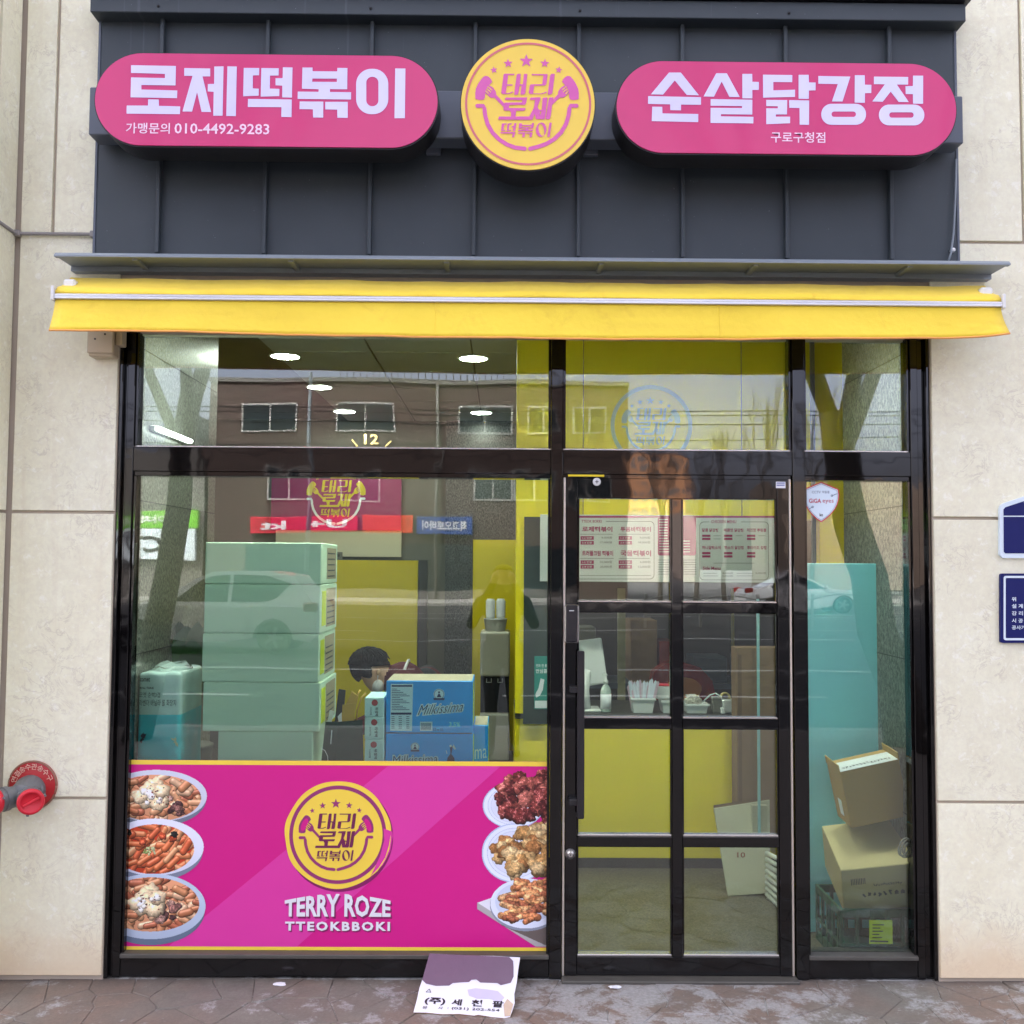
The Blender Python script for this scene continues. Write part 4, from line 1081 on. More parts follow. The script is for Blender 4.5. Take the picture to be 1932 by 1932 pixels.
stn = [(.0, 1.), (.88, 1.0), (.93, .93), (.945, .82), (.96, .66), (.94, .55), (.84, .50), (.80, .535), (.62, .53), (.57, .58), (.52, .57), (.5, .53), (.42, .52), (.33, .50), (.30, .455), (.16, .44), (.05, .47), (.0, .53)]
pts, trr = tess([stn]); mobj('wet_stain', [on(a, b * .995, .0012) for a, b in pts], trr, WET, cb)
pts, trr = tess([[(.53, .3), (.62, .26), (.74, .27), (.86, .22), (.9, .3), (.82, .40), (.7, .42), (.58, .43), (.5, .40)]]); mobj('damp_patch', [on(a, b, .001) for a, b in pts], trr, mat('damp_board', lin((196, 192, 216)), .5, .05), cb)
pts, trr = tess([[(.93, .0), (.985, .01), (1.0, .2), (.93, .28), (.90, .18)]]); mobj('torn_corner', [on(a, b, .0014) for a, b in pts], trr, mat('torn_kraft', lin((196, 176, 156)), .8, .15, 30), cb)
def bt(b, a0, b0, a1, b1, bo): return (b, on(a0, b0, .0018), u * (a1 - a0), v_ * (b1 - b0), bo)
text_on('board_lettering', [bt('(주)', .085, .125, .30, .245, .03), bt('세', .365, .135, .47, .235, .03), bt('천', .57, .135, .68, .24, .03), bt('팥', .785, .135, .90, .24, .03),
    bt('본', .08, .06, .13, .10, .01), bt('사', .24, .065, .29, .105, .01), bt(': (031) 202-554', .335, .06, .87, .11, .01)], PBLACK, cb)
tri_ = [on(.1 + .03 * math.cos(t), .345 + .035 * math.sin(t), .0018) for t in (R(90), R(210), R(330))]
tube('recycling_mark', tri_ + [tri_[0]], .0012, PBLACK, cb, 4)
# bits of litter: torn tape and a plastic scrap
for k, (px, py, s, lab) in enumerate(((1160, 1862, .02, 'small white paper scrap on the paving in front of the door'), (822, 1905, 0, ''), (527, 1857, .022, 'crumpled white plastic scrap by the window sill'))):
    if not s: continue
    p = gnd(px, py, .004); V = []; rr = random.Random(k)
    bm = bmesh.new(); bmesh.ops.create_icosphere(bm, subdivisions=2, radius=s)
    for vv in bm.verts: vv.co = Vector((vv.co.x * 1.2, vv.co.y * .7, max(vv.co.z * .28, -.002))) * rr.uniform(.75, 1.2)
    o = bmobj('litter_scrap', bm, PWHITE); o.location = p; tag(o, lab, 'litter')
# ================================================================== INTERIOR
PLAST_ = mat('side_wall_plaster', (.5, .47, .42), .8, .08, 1)
IX0, IX1, IYB, CZ = -3.3, 2.35, 5.0, 2.98
IFLOOR = mat_granite('speckled_floor_vinyl', (.06, .055, .035), (.17, .15, .10), (.105, .092, .06), .4)
ICEIL = mat('ceiling_tile_paint', (.48, .48, .44), .8, .05, 30, .3, 90)
IGREY = mat('grey_interior_wall', lin((104, 102, 92)), .7, .06, 3)
IDARK = mat('dark_kitchen_wall', lin((70, 66, 62)), .5, .15, 3)
CREAM = mat('cream_panel', lin((214, 206, 178)), .6, .05, 3)
tag(box('shop_floor', IX0, IX1, F1 - .02, IYB + .1, -.1, .006, IFLOOR), kind='structure')
ceil = tag(box('shop_ceiling', IX0, IX1, .13, IYB + .1, CZ + .012, CZ + .3, IDARK), kind='structure')
for j in range(8):
    for i in range(9):
        x = IX0 + i * .62; y = .14 + j * .62
        if x + .61 < IX1 and (x > -1.8): box('ceiling_tile', x + .004, x + .614, y + .004, y + .614, CZ, CZ + .014, ICEIL, ceil, .003)
for nm, a in (('shop_back_wall', (IX0, IX1, IYB, IYB + .2, 0, CZ + .3)), ('shop_side_wall', (IX0 - .2, IX0, .13, IYB + .2, 0, CZ + .3)), ('shop_side_wall', (IX1, IX1 + .2, .13, IYB + .2, 0, CZ + .3))):
    tag(box(nm, *a, IGREY), kind='structure')
box('sun_block_core', -45, 45, .46, 14, CZ + .31, 60, BACK, wall)  # unseen upper block, made oversized to shade the buildings opposite
for sx_ in (-1, 1): box('wall_core', sx_ * 6, sx_ * 45, .2, .45, -.1, 60, PLAST_, wall)  # unseen wings, widened with the block to lengthen its shade
# granite return walls inside the window
gz = (CZ - .3)
gl = tag(box('granite_wall', -3.2, GL - .03, F1 + .001, 1.32, 0, CZ + .2, GRAN), 'speckled grey granite return wall inside the left window', 'wall')
gr_ = tag(box('granite_wall', GR + .03, 2.4, F1 + .001, .95, 0, CZ + .2, GRAN), 'speckled grey granite return wall inside the right window', 'wall')
# joints of the granite slabs
for zz in (.62, 1.28, 1.94, 2.6):
    box('slab_joint', GL - .0305, GL - .0285, F1 + .01, 1.31, zz - .002, zz + .002, PBLACK, gl)
    box('slab_joint', GR + .0285, GR + .0305, F1 + .01, .94, zz - .002, zz + .002, PBLACK, gr_)

# back wall features -------------------------------------------------------
WB = IYB - .012
def bpanel(name, x0, y0, x1, y1, m, label, cat, Y=WB, dep=.011):
    return tag(pbox(name, x0, y0, x1, y1, Y, dep, m), label, cat)
mb = bpanel('menu_board', 512, 850, 757, 1000, mat('plum_board', lin((150, 24, 92)), .45, .05), 'plum red logo board high on the back wall of the shop', 'board', WB - .03, .03)
lc2 = at(635, 939, WB - .032); q2 = at(708, 939, WB - .032).x - lc2.x
LGOLD = mat('gold_print', lin((214, 186, 30)), .4)
logo(mb, lc2.x, lc2.z, q2, WB - .033, LGOLD, PWHITE, mat('plum_slot', lin((150, 24, 92)), .45), None)
yb1 = bpanel('yellow_partition', 616, 1057, 785, 1690, YWALL, 'yellow partition behind the bending person', 'partition', 4.2, .05)
tag(pbox('dark_post', 786, 1057, 803, 1690, 4.16, .1, IDARK), 'dark upright post beside the yellow partition', 'post')
tag(pbox('granite_column', 838, 760, 889.5, 1690, WB - .06, .06, GRAND), 'dark granite pilaster on the back wall', 'column')
tag(pbox('rear_granite_wall', 889.8, 760, 985, 1018, WB - .05, .05, GRAND), 'dark granite panel above the rear yellow wall', 'wall panel')
tag(pbox('rear_yellow_wall', 889.8, 1018.5, 985, 1690, WB - .05, .05, YWALL), 'yellow wall panel behind the water dispenser', 'wall panel')
tag(pbox('cream_lintel', 520, 1001, 757, 1050, WB - .02, .02, CREAM), 'cream lintel strip under the plum logo board', 'wall panel')
rsn_ = tag(pbox('restroom_sign', 616, 1041.5, 646, 1056, WB - .04, .012, mat('grey_sign', lin((120, 118, 108)), .5)), 'small grey restroom sign reading 화장실 on the back wall', 'sign')
ptext('sign_lettering', [('화장실', 621, 1044, 641, 1050, .02)], WB - .0415, PBLACK, rsn_)
# clock numerals
ck = thing('wall_clock', 'gold clock numeral 12 with tick marks on the back wall', 'clock', at(700, 860, WB))
ptext('numeral', [('12', 687, 819, 714, 838, .02)], WB - .02, mat('gold_metal', (.75, .52, .22), .25, .1, metal=.9), ck)
for a, b in (((664, 829), (674, 842)), ((727, 842), (738, 832))):
    pflat('tick_mark', [[stroke([a, b], 3.2, False)]], WB - .022, mat('gold_tick', (.75, .52, .22), .25, .1, metal=.9), ck, depth=.004)
# downlights
LAMP = emis('lamp_glow', (1.0, .97, .88), 6.5); LAMPF = emis('front_lamp_glow', (1.0, .97, .88), 14.0); LRIM = mat('lamp_rim', (.75, .75, .72), .4)
LP = []
for k, (px, py, lab) in enumerate(((538, 673, 'left of the front pair of ceiling downlights'), (893, 677, 'right of the front pair of ceiling downlights'), (603, 731, 'bluish middle downlight on the shop ceiling'), (650, 777, 'left of the rear pair of ceiling downlights'), (908, 779, 'right of the rear pair of ceiling downlights'))):
    d = CROT @ Vector(((px - HALF) / FPX, -(py - HALF) / FPX, -1.0)); p = CAM + d * ((CZ - .006 - CAM.z) / d.z)
    LP.append(p)
    t = thing('downlight', 'round lit ' + lab, 'downlight', p, 'ceiling downlights')
    o1 = lathe('trim_ring', [(.10, .006), (.10, .001), (.088, -.002), (.085, .006)], LRIM, t, 28, Matrix.Translation(p)); o2 = lathe('lens', [(.086, .003), (.086, .0), (.06, -.004)], LAMP, t, 28, Matrix.Translation(p))
for x, lab in ((-1.15, 'above the stacked cartons'), (-.3, 'above the milk cases'), (.55, 'above the entrance'), (1.30, 'that lights the yellow wall by the right pane')):
    p = Vector((x, .36, CZ - .006)); t = thing('downlight', 'round lit front-row downlight ' + lab, 'downlight', p, 'ceiling downlights')
    lathe('trim_ring', [(.10, .006), (.10, .001), (.088, -.002), (.085, .006)], LRIM, t, 28, Matrix.Translation(p)); lathe('lens', [(.086, .003), (.086, .0), (.06, -.004)], LAMPF, t, 28, Matrix.Translation(p))
    V = []
    for r_, z_ in ((.098, -.10), (.098, .004), (.092, .004), (.092, -.10)): V += [(p.x + r_ * math.cos(2 * math.pi * i / 28), p.y + r_ * math.sin(2 * math.pi * i / 28), p.z + z_) for i in range(28)]
    mobj('beam_cutoff_collar', V, [(j * 28 + i, j * 28 + (i + 1) % 28, ((j + 1) % 4) * 28 + (i + 1) % 28, ((j + 1) % 4) * 28 + i) for j in range(4) for i in range(28)], ALU, t)  # unseen collar added to keep the beam off the upper bulkhead
# two bare tubes glimpsed at the left edge, on the return wall
TUBE = emis('tube_glow', (1.0, 1.0, .95), .8)
tl1 = thing('tube_light', 'slim lit tube lamp at the left edge of the shop window', 'tube lamp', at(262, 815, .35))
box('lamp_base', GL - .0285, GL - .006, .30, .78, zat(824, .5) - .012, zat(824, .5) + .014, WPLAS, tl1, .003)
tube('lamp_tube', [(GL + .004, .31, zat(824, .5)), (GL + .004, .77, zat(824, .5))], .011, TUBE, tl1, 10)

# ------------------------------------------------------------------ counter island with bulkhead
CY = 1.46
cx0, cx1 = at(971, 1400, CY).x, at(1602, 1000, CY).x
ctz, cbz = zat(1345, CY), zat(1618, CY)
KX = mat('counter_top_stone', lin((66, 64, 60)), .35, .2, 14)
cnt = thing('serving_counter', 'yellow-fronted serving counter with dark top behind the glass door', 'counter', ((cx0 + cx1) / 2, CY, 0))
box('front_panel', cx0, cx1, CY, CY + .03, cbz, ctz - .03, YWALL, cnt, .002); box('plinth', cx0, cx1, CY + .03, CY + .06, .006, cbz, IDARK, cnt)
box('counter_top', cx0, cx1, CY - .02, CY + .55, ctz - .03, ctz, KX, cnt, .003); box('side_panel', cx0 - .001, cx0 + .03, CY + .031, CY + .55, .006, ctz - .031, YWALL, cnt)
bk0 = zat(977, CY)
blk = thing('yellow_bulkhead', 'yellow painted bulkhead over the serving counter', 'bulkhead', ((cx0 + cx1) / 2, CY, bk0))
box('bulkhead_panel', cx0, cx1, CY - .03, CY + .12, bk0, CZ + .1, YWALL, blk, .002)
box('end_post', cx0, at(1036, 1200, CY).x, CY - .03, CY + .1, ctz + .001, bk0, YWALL, blk, .002)
box('end_post', at(1545, 1200, CY).x, cx1, CY - .03, CY + .1, ctz + .001, bk0, YWALL, blk, .002)
box('steel_post', at(1534, 1200, CY - .05).x, at(1541, 1200, CY - .05).x, CY - .06, CY - .032, .006, CZ, BEAM, blk, .002)
# decal ring on the bulkhead
DEC = mat('pale_blue_decal', lin((176, 200, 190)), .5, .03)
dcl = thing('logo_decal', 'pale blue round logo decal on the yellow bulkhead above the door', 'decal', at(1229, 880, CY - .031))
lc3 = at(1229, 803, CY - .032); q3 = at(1303, 803, CY - .032).x - lc3.x
flat('decal_ring', [[ell(lc3.x, lc3.z, q3 * 1.04, q3 * 1.04, 80), ell(lc3.x, lc3.z, q3 * .94, q3 * .94, 80)]], CY - .0315, DEC, dcl)
logo(dcl, lc3.x, lc3.z, q3 * .98, CY - .0320, DEC, DEC, YWALL)
# door-side notice board and poster on the end post
nb = tag(pbox('notice_board', 988, 975, 1034, 1366, CY - .05, .018, mat('dark_green_board', lin((38, 52, 46)), .4)), 'tall dark green notice board on the yellow post beside the door', 'board')
ps = tag(pbox('poster', 1008, 1238, 1033, 1338, CY - .056, .004, mat('teal_poster', lin((24, 130, 118)), .5)), 'teal poster with a hand and phone on the notice board', 'poster')
ptext('poster_lettering', [('전화 한 통', 1011, 1253, 1032, 1259, .01), ('안심콜', 1011, 1262, 1032, 1270, .02)], CY - .0575, PWHITE, ps)
pflat('poster_print', [[[(1016, 1298), (1020, 1280), (1027, 1282), (1024, 1302), (1019, 1312), (1012, 1316), (1010, 1310)]], [[(1009, 1322), (1032, 1322), (1032, 1336), (1009, 1336)]]], CY - .0575, PWHITE, ps, 0)
# hanging menu -------------------------------------------------------------
MY = 1.30
mn = thing('hanging_menu', 'long white menu panel with plum print hanging over the counter', 'menu', at(1240, 1098, MY))
PM = mat('menu_plum', lin((140, 26, 78)), .5); MW = mat('menu_white', lin((180, 182, 178)), .55, .02); MG = mat('menu_grey', lin((96, 90, 92)), .5)
pbox('panel', 1019, 972, 1464, 1098, MY, .012, MW, mn)
def mpx(x, y): return ((1680 + x / 3.019) / 1.5652, (1500 + y / 3.019) / 1.5652)
def mrect(x0, y0, x1, y1): a, b = mpx(x0, y0), mpx(x1, y1); return [[(a[0], a[1]), (b[0], a[1]), (b[0], b[1]), (a[0], b[1])]]
my = MY - .0015
pflat('header_band', [mrect(-108, 70, 1995, 88)], my, PM, mn)
pflat('tteokbokki_box', [[mp(mpx, *rrect(792, 80, 1134, 424, 20))]], my, PM, mn)
for a in ((60, 118, 762, 636), (1164, 122, 1782, 644)):
    pflat('menu_frame', [[mp(mpx, *rrect(*a, 40)), mp(mpx, *rrect(a[0] + 5, a[1] + 5, a[2] - 5, a[3] - 5, 36))]], my, MG, mn)
def mt(name, L, m, dy=.001): ptext(name, [(b, *mpx(x0, y0), *mpx(x1, y1), bo) for b, x0, y0, x1, y1, bo in L], my - dy, m, mn)
pflat('menu_frame', [mrect(95, 100, 330, 136), mrect(1250, 100, 1536, 140)], my - .0006, MW, mn, 0)
heads = [('로제떡볶이', 118, 165, 388, 212), ('투움바떡볶이', 460, 168, 730, 212), ('트러플크림 떡볶이', 118, 380, 394, 428), ('국물떡볶이', 460, 378, 732, 430),
    ('달콤 닭강정', 1187, 182, 1332, 214), ('매콤맛 닭강정', 1382, 182, 1556, 214), ('치즈맛 뿌링클', 1586, 182, 1760, 214), ('허니갈릭소이', 1187, 338, 1354, 370), ('핫소이 닭강정', 1386, 338, 1558, 370), ('후라이드 강정', 1588, 338, 1762, 370)]
mt('menu_lettering', [('TTEOK BOKKI', 112, 106, 292, 132, .02), ('CHICKEN MENU', 1268, 108, 1492, 136, .02), ('Side Menu', 1194, 522, 1352, 552, .02)] + [(*h, .03) for h in heads], PM)
pr = [('9,000원', 290, 254, 384, 276), ('17,000원', 278, 296, 384, 318), ('9,500원', 632, 254, 724, 276), ('18,000원', 618, 296, 724, 318), ('10,000원', 278, 470, 384, 494), ('20,000원', 278, 512, 384, 536), ('6,000원', 634, 470, 726, 494), ('12,000원', 620, 512, 726, 536),
    ('4,000원', 1368, 572, 1462, 590), ('5,000원', 1368, 598, 1462, 615), ('5,000원', 1664, 572, 1756, 590)]
mt('menu_price', [(*p_, .01) for p_ in pr], MG)
pills = [mrect(x, y, x + 118, y + 33) for x in (104, 444) for y in (251, 294, 467, 508)] + [mrect(x, y, x + 74, y + 20) for x in (1188, 1384, 1588) for y in (238, 266, 393, 422)]
pflat('menu_pill', pills, my - .0006, PM, mn, 0)
mt('pill_lettering', [(b, x, y, x + 88, y + 20, .01) for x in (118, 460) for y, b in ((257, '1-2 인분'), (300, '3-4 인분'), (473, '1-2 인분'), (514, '3-4 인분'))], MW, .0018)
pflat('menu_rule', [mrect(x, y, x2, y + 4) for x, x2, y in ((102, 390, 232), (444, 720, 232), (102, 400, 448), (444, 720, 448), (98, 730, 600), (1290, 1650, 490), (1200, 1320, 580), (1200, 1330, 604), (1496, 1640, 580), (1496, 1640, 604))] + [mrect(796, 462 + 21 * k, 1136, 466 + 21 * k) for k in range(7)] + [mrect(1290, 246, 1352, 250), mrect(1290, 274, 1352, 278), mrect(1486, 246, 1548, 250), mrect(1690, 246, 1752, 250)], my - .0004, MG, mn, 0)
pflat('menu_rule', [mrect(806, 100 + 24 * k, 880 + 200 * (k > 7), 106 + 24 * k) for k in range(13)], my - .0006, MW, mn, 0)
for px in (1100, 1400):
    p = at(px, 975, MY + .006); tube('hanger', [(p.x, MY + .006, p.z - .004), (p.x, MY + .006, CZ)], .003, STEEL, mn, 5)

# kitchen behind the counter -------------------------------------------------
KY = 3.4
tag(pbox('kitchen_wall', 1036, 900, 1640, 1700, KY, .06, IDARK), 'dark tiled kitchen wall behind the counter', 'wall')
sh_ = thing('kitchen_shelf', 'dark steel kitchen shelf with boxes behind the counter', 'shelf', at(1250, 1330, 2.9))
pbox('shelf_board', 1040, 1290, 1560, 1300, 2.6, .5, BEAM, sh_); pbox('shelf_post', 1166, 1110, 1180, 1500, 2.58, .04, mat('pale_post', lin((150, 146, 110)), .6), sh_); pbox('shelf_post', 1380, 1110, 1386, 1500, 2.58, .04, STEEL, sh_)
for k, (a, b, c_, d, m, lab) in enumerate(((1190, 1170, 1240, 1288, KRAFT, 'brown carton on the kitchen shelf'), (1244, 1210, 1272, 1288, mat('red_carton', lin((150, 44, 30)), .6), 'red carton on the kitchen shelf'), (1086, 1184, 1124, 1222, IGREY, 'grey appliance panel on the kitchen wall'), (1310, 1240, 1372, 1288, BEAM, 'grey steel container on the kitchen shelf'))):
    tag(pbox('storage_box', a, b, c_, d, 2.62, .3, m, None, .004), lab, 'box', 'kitchen storage')
bagr = thing('noodle_bag', 'large red and orange food bag standing behind the counter', 'bag', at(1290, 1340, 2.0))
pflat('bag_body', [[[(1232, 1340), (1228, 1300), (1234, 1268), (1256, 1252), (1290, 1250), (1322, 1260), (1344, 1284), (1350, 1312), (1340, 1345)]]], 2.03, mat('red_bag_film', lin((150, 30, 24)), .25, .3, 12, .5, 14), bagr, depth=.12)
pflat('bag_label', [[ell(1290, 1300, 34, 22, 30)]], 2.028, mat('orange_label', lin((206, 120, 30)), .4), bagr)
# things on the counter
TY = CY + .05
def base_z(): return ctz
mon = thing('pos_monitor', 'white point-of-sale monitor seen from behind on the counter', 'monitor', at(1110, 1340, TY + .1))
X0, X1, Z0, Z1 = rect(1086, 1206, 1140, 1292, TY + .1)
bm = bmesh.new(); bm_box(bm, X0, X1, TY + .06, TY + .10, Z0, Z1, .01, Matrix.Translation(((X0 + X1) / 2, TY + .08, (Z0 + Z1) / 2)) @ Matrix.Rotation(R(-8), 4, 'Y') @ Matrix.Translation((-(X0 + X1) / 2, -TY - .08, -(Z0 + Z1) / 2)), 2); bmobj('screen_back', bm, WPLAS, mon)
bm = bmesh.new(); bm_tube(bm, [((X0 + X1) / 2 - .05, TY + .02, ctz + .015), ((X0 + X1) / 2 - .05, TY + .02, ctz + .12), ((X0 + X1) / 2 - .03, TY + .07, Z0 + .08)], [.05, .04, .035], 14); bmobj('stand', bm, WPLAS, mon, True)
box('base', X0 - .03, X1 - .03, TY - .03, TY + .12, ctz + .001, ctz + .018, WPLAS, mon, .006)
bt_ = at(1143, 1340, TY)
bot_ = thing('sanitizer_bottle', 'clear pump sanitizer bottle with white label on the counter', 'bottle', (bt_.x, TY, ctz))
s = Matrix.Translation((bt_.x, TY, ctz + .001))
CLR = mat('clear_bottle_plastic', lin((176, 190, 182)), .15, .05)
lathe('bottle_body', [(.028, 0), (.03, .006), (.03, .115), (.024, .135), (.012, .15), (.012, .158)], CLR, bot_, 22, s)
lathe('bottle_label', [(.0306, .018), (.0306, .10)], PWHITE, bot_, 22, s)
lathe('pump_collar', [(.014, .158), (.014, .175), (.006, .178), (.005, .2)], WPLAS, bot_, 16, s)
box('pump_head', bt_.x - .022, bt_.x + .008, TY - .008, TY + .008, ctz + .2, ctz + .213, WPLAS, bot_, .003)
def tray(name, px0, px1, py0, label, sl_=.012):
    X0, X1, Z0, Z1 = rect(px0, py0, px1, 1340, TY)
    t = thing(name, label, 'tray', ((X0 + X1) / 2, TY, ctz)); z0 = ctz + .001; h = Z1 - Z0
    V = []; 
    for z, e in ((z0, sl_), (z0 + h, 0)): V += [(X0 + e, TY - .05 + e, z), (X1 - e, TY - .05 + e, z), (X1 - e, TY + .09 - e, z), (X0 + e, TY + .09 - e, z)]
    k = .004
    for z, e in ((z0 + .004, sl_ + k), (z0 + h, k)): V += [(X0 + e, TY - .05 + e, z), (X1 - e, TY - .05 + e, z), (X1 - e, TY + .09 - e, z), (X0 + e, TY + .09 - e, z)]
    F = [(3, 2, 1, 0), (8, 9, 10, 11)] + [(i, (i + 1) % 4, 4 + (i + 1) % 4, 4 + i) for i in range(4)] + [(8 + (i + 1) % 4, 8 + i, 12 + i, 12 + (i + 1) % 4) for i in range(4)] + [(4 + i, 4 + (i + 1) % 4, 12 + (i + 1) % 4, 12 + i) for i in range(4)]
    mobj('tray_body', V, F, WPLAS, t)
    box('tray_lip', X0 - .006, X1 + .006, TY - .056, TY - .05, z0 + h - .012, z0 + h, WPLAS, t, .002)
    return t, X0, X1, z0 + h
t_, X0, X1, zt = tray('straw_tray', 1190, 1233, 1312, 'white tray packed with paper-wrapped spoons on the counter')
rr = random.Random(2)
WRP = mat('paper_wrap', lin((214, 220, 232)), .5, .05); WRP2 = mat('printed_wrap', lin((206, 176, 190)), .5, .3, 60)
for k in range(22):
    x = X0 + .012 + (X1 - X0 - .024) * (k + .5) / 22; tip = x + (k - 11) * .0028 + rr.uniform(-.008, .008); y = TY - .03 + rr.uniform(0, .08); L = rr.uniform(.12, .165)
    bm = bmesh.new(); a = Vector((x, y, zt - .07)); b = Vector((tip, y + rr.uniform(-.02, .01), zt - .07 + L)); w_ = .008
    V = [bm.verts.new(q_) for q_ in (a + Vector((-w_, 0, 0)), a + Vector((w_, 0, 0)), b + Vector((w_, 0, 0)), b + Vector((0, .001, .012)), b + Vector((-w_, 0, 0)), a + Vector((0, .004, 0)), b + Vector((0, .004, 0)))]
    bm.faces.new(V[:5]); bm.faces.new((V[5], V[0], V[4], V[6])); bm.faces.new((V[1], V[5], V[6], V[2])); bm.faces.new((V[6], V[4], V[3], V[2]))
    tag(bmobj('wrapped_spoon', bm, WRP if k % 3 else WRP2), 'paper-wrapped spoon standing in the white counter tray', 'spoon', 'wrapped spoons in the tray')
t2_, X0, X1, zt = tray('sauce_tray', 1246, 1268, 1316, 'small white tray with sauce cups beside the spoon tray')
box('sauce_box', X0 - .02, X1 - .01, TY + .0, TY + .06, zt + .001, zt + .07, MW, t2_, .003); box('sauce_lid', X0 - .015, X1 - .015, TY + .005, TY + .055, zt + .072, zt + .084, RED, t2_, .003)
t3_, X0, X1, zt = tray('napkin_tray', 1291, 1334, 1322, 'low white tray with crumpled plastic bag on the counter')
bm = bmesh.new(); bmesh.ops.create_icosphere(bm, subdivisions=3, radius=.05)
for vv in bm.verts: vv.co = Vector((vv.co.x * .9, vv.co.y * .7, vv.co.z * .8)) * (1 + .25 * math.sin(vv.co.x * 160) * math.sin(vv.co.y * 130 + 1) + .1 * math.sin(vv.co.z * 220))
o = bmobj('plastic_bag', bm, mat('thin_plastic_bag', lin((196, 190, 176)), .3, .1, 20)); o.location = (X0 + .05, TY + .02, zt + .006); tag(o, 'crumpled clear plastic bag in the low counter tray', 'plastic bag')
X0, X1, Z0, Z1 = rect(1344, 1306, 1386, 1340, TY)
td = thing('tape_dispenser', 'grey and white tape dispenser on the counter', 'tape dispenser', ((X0 + X1) / 2, TY, ctz))
box('body', X0, X0 + .05, TY - .02, TY + .05, ctz + .001, ctz + .085, IGREY, td, .006); box('body', X0 + .052, X1, TY - .02, TY + .05, ctz + .001, ctz + .075, WPLAS, td, .006)
lathe('tape_roll', [(.03, -.01), (.03, .01), (.018, .01), (.018, -.01)], mat('yellow_tape_roll', lin((196, 178, 110)), .4), td, 22, Matrix.Translation((X0 + .075, TY + .015, ctz + .082)) @ YROT)
cc = thing('charging_cable', 'white charging cable curling over the counter items', 'cable', (X0 + .04, TY - .04, ctz))
tube('cable', [(X0 - .06, TY - .02, ctz + .06), (X0 - .02, TY - .03, ctz + .10), (X0 + .01, TY - .035, ctz + .112), (X0 + .04, TY - .04, ctz + .095), (X0 + .055, TY - .045, ctz + .05), (X0 + .05, TY - .048, ctz + .03)], .0035, WPLAS, cc, 6); box('plug', X0 + .035, X0 + .06, TY - .06, TY - .035, ctz + .001, ctz + .035, WPLAS, cc, .004)
# cardboard sheets and radiator at the right of the counter
KB = mat('brown_cardboard', lin((132, 104, 76)), .75, .1, 4); KG = mat('grey_cardboard', lin((176, 172, 150)), .75, .06, 4)
tb = tag(pbox('tall_carton', 1390, 1222, 1475, 1592, 1.25, .12, KB, None, .003), 'tall brown carton standing right of the counter', 'carton')
pbox('side_tape', 1393, 1235, 1400, 1590, 1.248, .001, mat('carton_tape', lin((110, 84, 60)), .4), tb)
fs = thing('folded_carton', 'flattened grey carton marked 10 leaning on the counter', 'carton', at(1400, 1690, 1.15))
V = [at(1346, 1524, 1.20), at(1450, 1508, 1.20), at(1452, 1682, 1.05), at(1372, 1688, 1.05)]; V += [v + Vector((0, .02, 0)) for v in V]
mobj('carton_sheet', V, [(0, 3, 2, 1), (4, 5, 6, 7), (0, 1, 5, 4), (1, 2, 6, 5), (2, 3, 7, 6), (3, 0, 4, 7)], KG, fs)
V2 = [V[0] + Vector((-.002, -.012, .016)), V[1] + Vector((0, -.012, .016)), V[1] + Vector((0, -.004, -.025)), V[0] + Vector((0, -.004, -.025))]; mobj('carton_flap', V2, [(0, 3, 2, 1)], KB, fs)
ptext('carton_lettering', [('10', 1391, 1608, 1406, 1618, .01)], 1.085, mat('brick_ink', lin((140, 60, 44)), .6), fs)
fs.children[-1].location.y -= .02
gp = thing('glass_partition', 'narrow glass sneeze screen edge with pale post right of the counter', 'screen', at(1432, 1590, 1.1))
pbox('screen_edge', 1429, 1130, 1434, 1590, 1.12, .008, mat('pale_cyan_edge', lin((150, 196, 200)), .2), gp); pbox('screen_post', 1420, 1520, 1448, 1700, 1.13, .03, KG, gp)
rd_ = thing('radiator', 'white ribbed radiator panel near the right pane', 'radiator', at(1460, 1700, .9))
for k in range(9):
    p0, p1 = at(1447, 1610 + k * 11, 1.0), at(1476, 1624 + k * 13, .8)
    tube('rib', [p0, p1], .012, WPLAS, rd_, 8)

# ================================================================== WINDOW DISPLAY (left)
bz = .56
ben = thing('window_bench', 'low white storage bench behind the window banner', 'bench', (-.9, .45, 0))
box('bench_top', GL + .05, M0 - .06, .2, .95, bz - .03, bz - .001, WPLAS, ben, .003)
for x in (GL + .08, -.8, M0 - .12): box('bench_leg', x, x + .04, .22, .9, .006, bz - .031, WPLAS, ben)
MINT = mat('plain_carton_paper', lin((206, 234, 210)), .72, .04, 5, .1, 40); KSIDE = mat('carton_side', lin((170, 160, 136)), .75, .07, 6); LIME = mat('lime_label', lin((214, 232, 20)), .5, .03)
BYY = .30
X0, X1 = at(384, 1200, BYY).x, at(604, 1200, BYY).x
zs = [zat(1026, BYY), zat(1105, BYY), zat(1198, BYY), zat(1290, BYY), zat(1383, BYY)]
ordn = ['topmost', 'second from the top', 'third from the top', 'fourth from the top']
for k in range(4):
    z1, z0 = zs[k] - .0012, zs[k + 1] + .0012
    dx = (0, .0, -.004, .004)[k]
    t = thing('carton', f'plain pale carton {ordn[k]} of the tall stack in the left window', 'carton', ((X0 + X1) / 2, BYY, z0), 'stacked plain cartons')
    box('carton_body', X0 + dx, X1 + dx, BYY, BYY + .42, z0, z1, MINT, t, .004)
    box('side_print', X1 + dx, X1 + dx + .0012, BYY + .14, BYY + .38, z0 + .02, z1 - .02, KSIDE, t)
    if k: box('shipping_label', X1 + dx, X1 + dx + .0022, BYY + .03, BYY + .12, z0 + .03, z1 - .03, LIME, t)
    for j in range(5): box('print_line', X1 + dx + .0012, X1 + dx + .0022, BYY + .16, BYY + .34, z0 + .03 + j * .026, z0 + .036 + j * .026, PBLACK, t) if z1 - z0 > .17 else None
x0, x1 = at(411, 1410, BYY + .02).x, at(590, 1410, BYY + .02).x
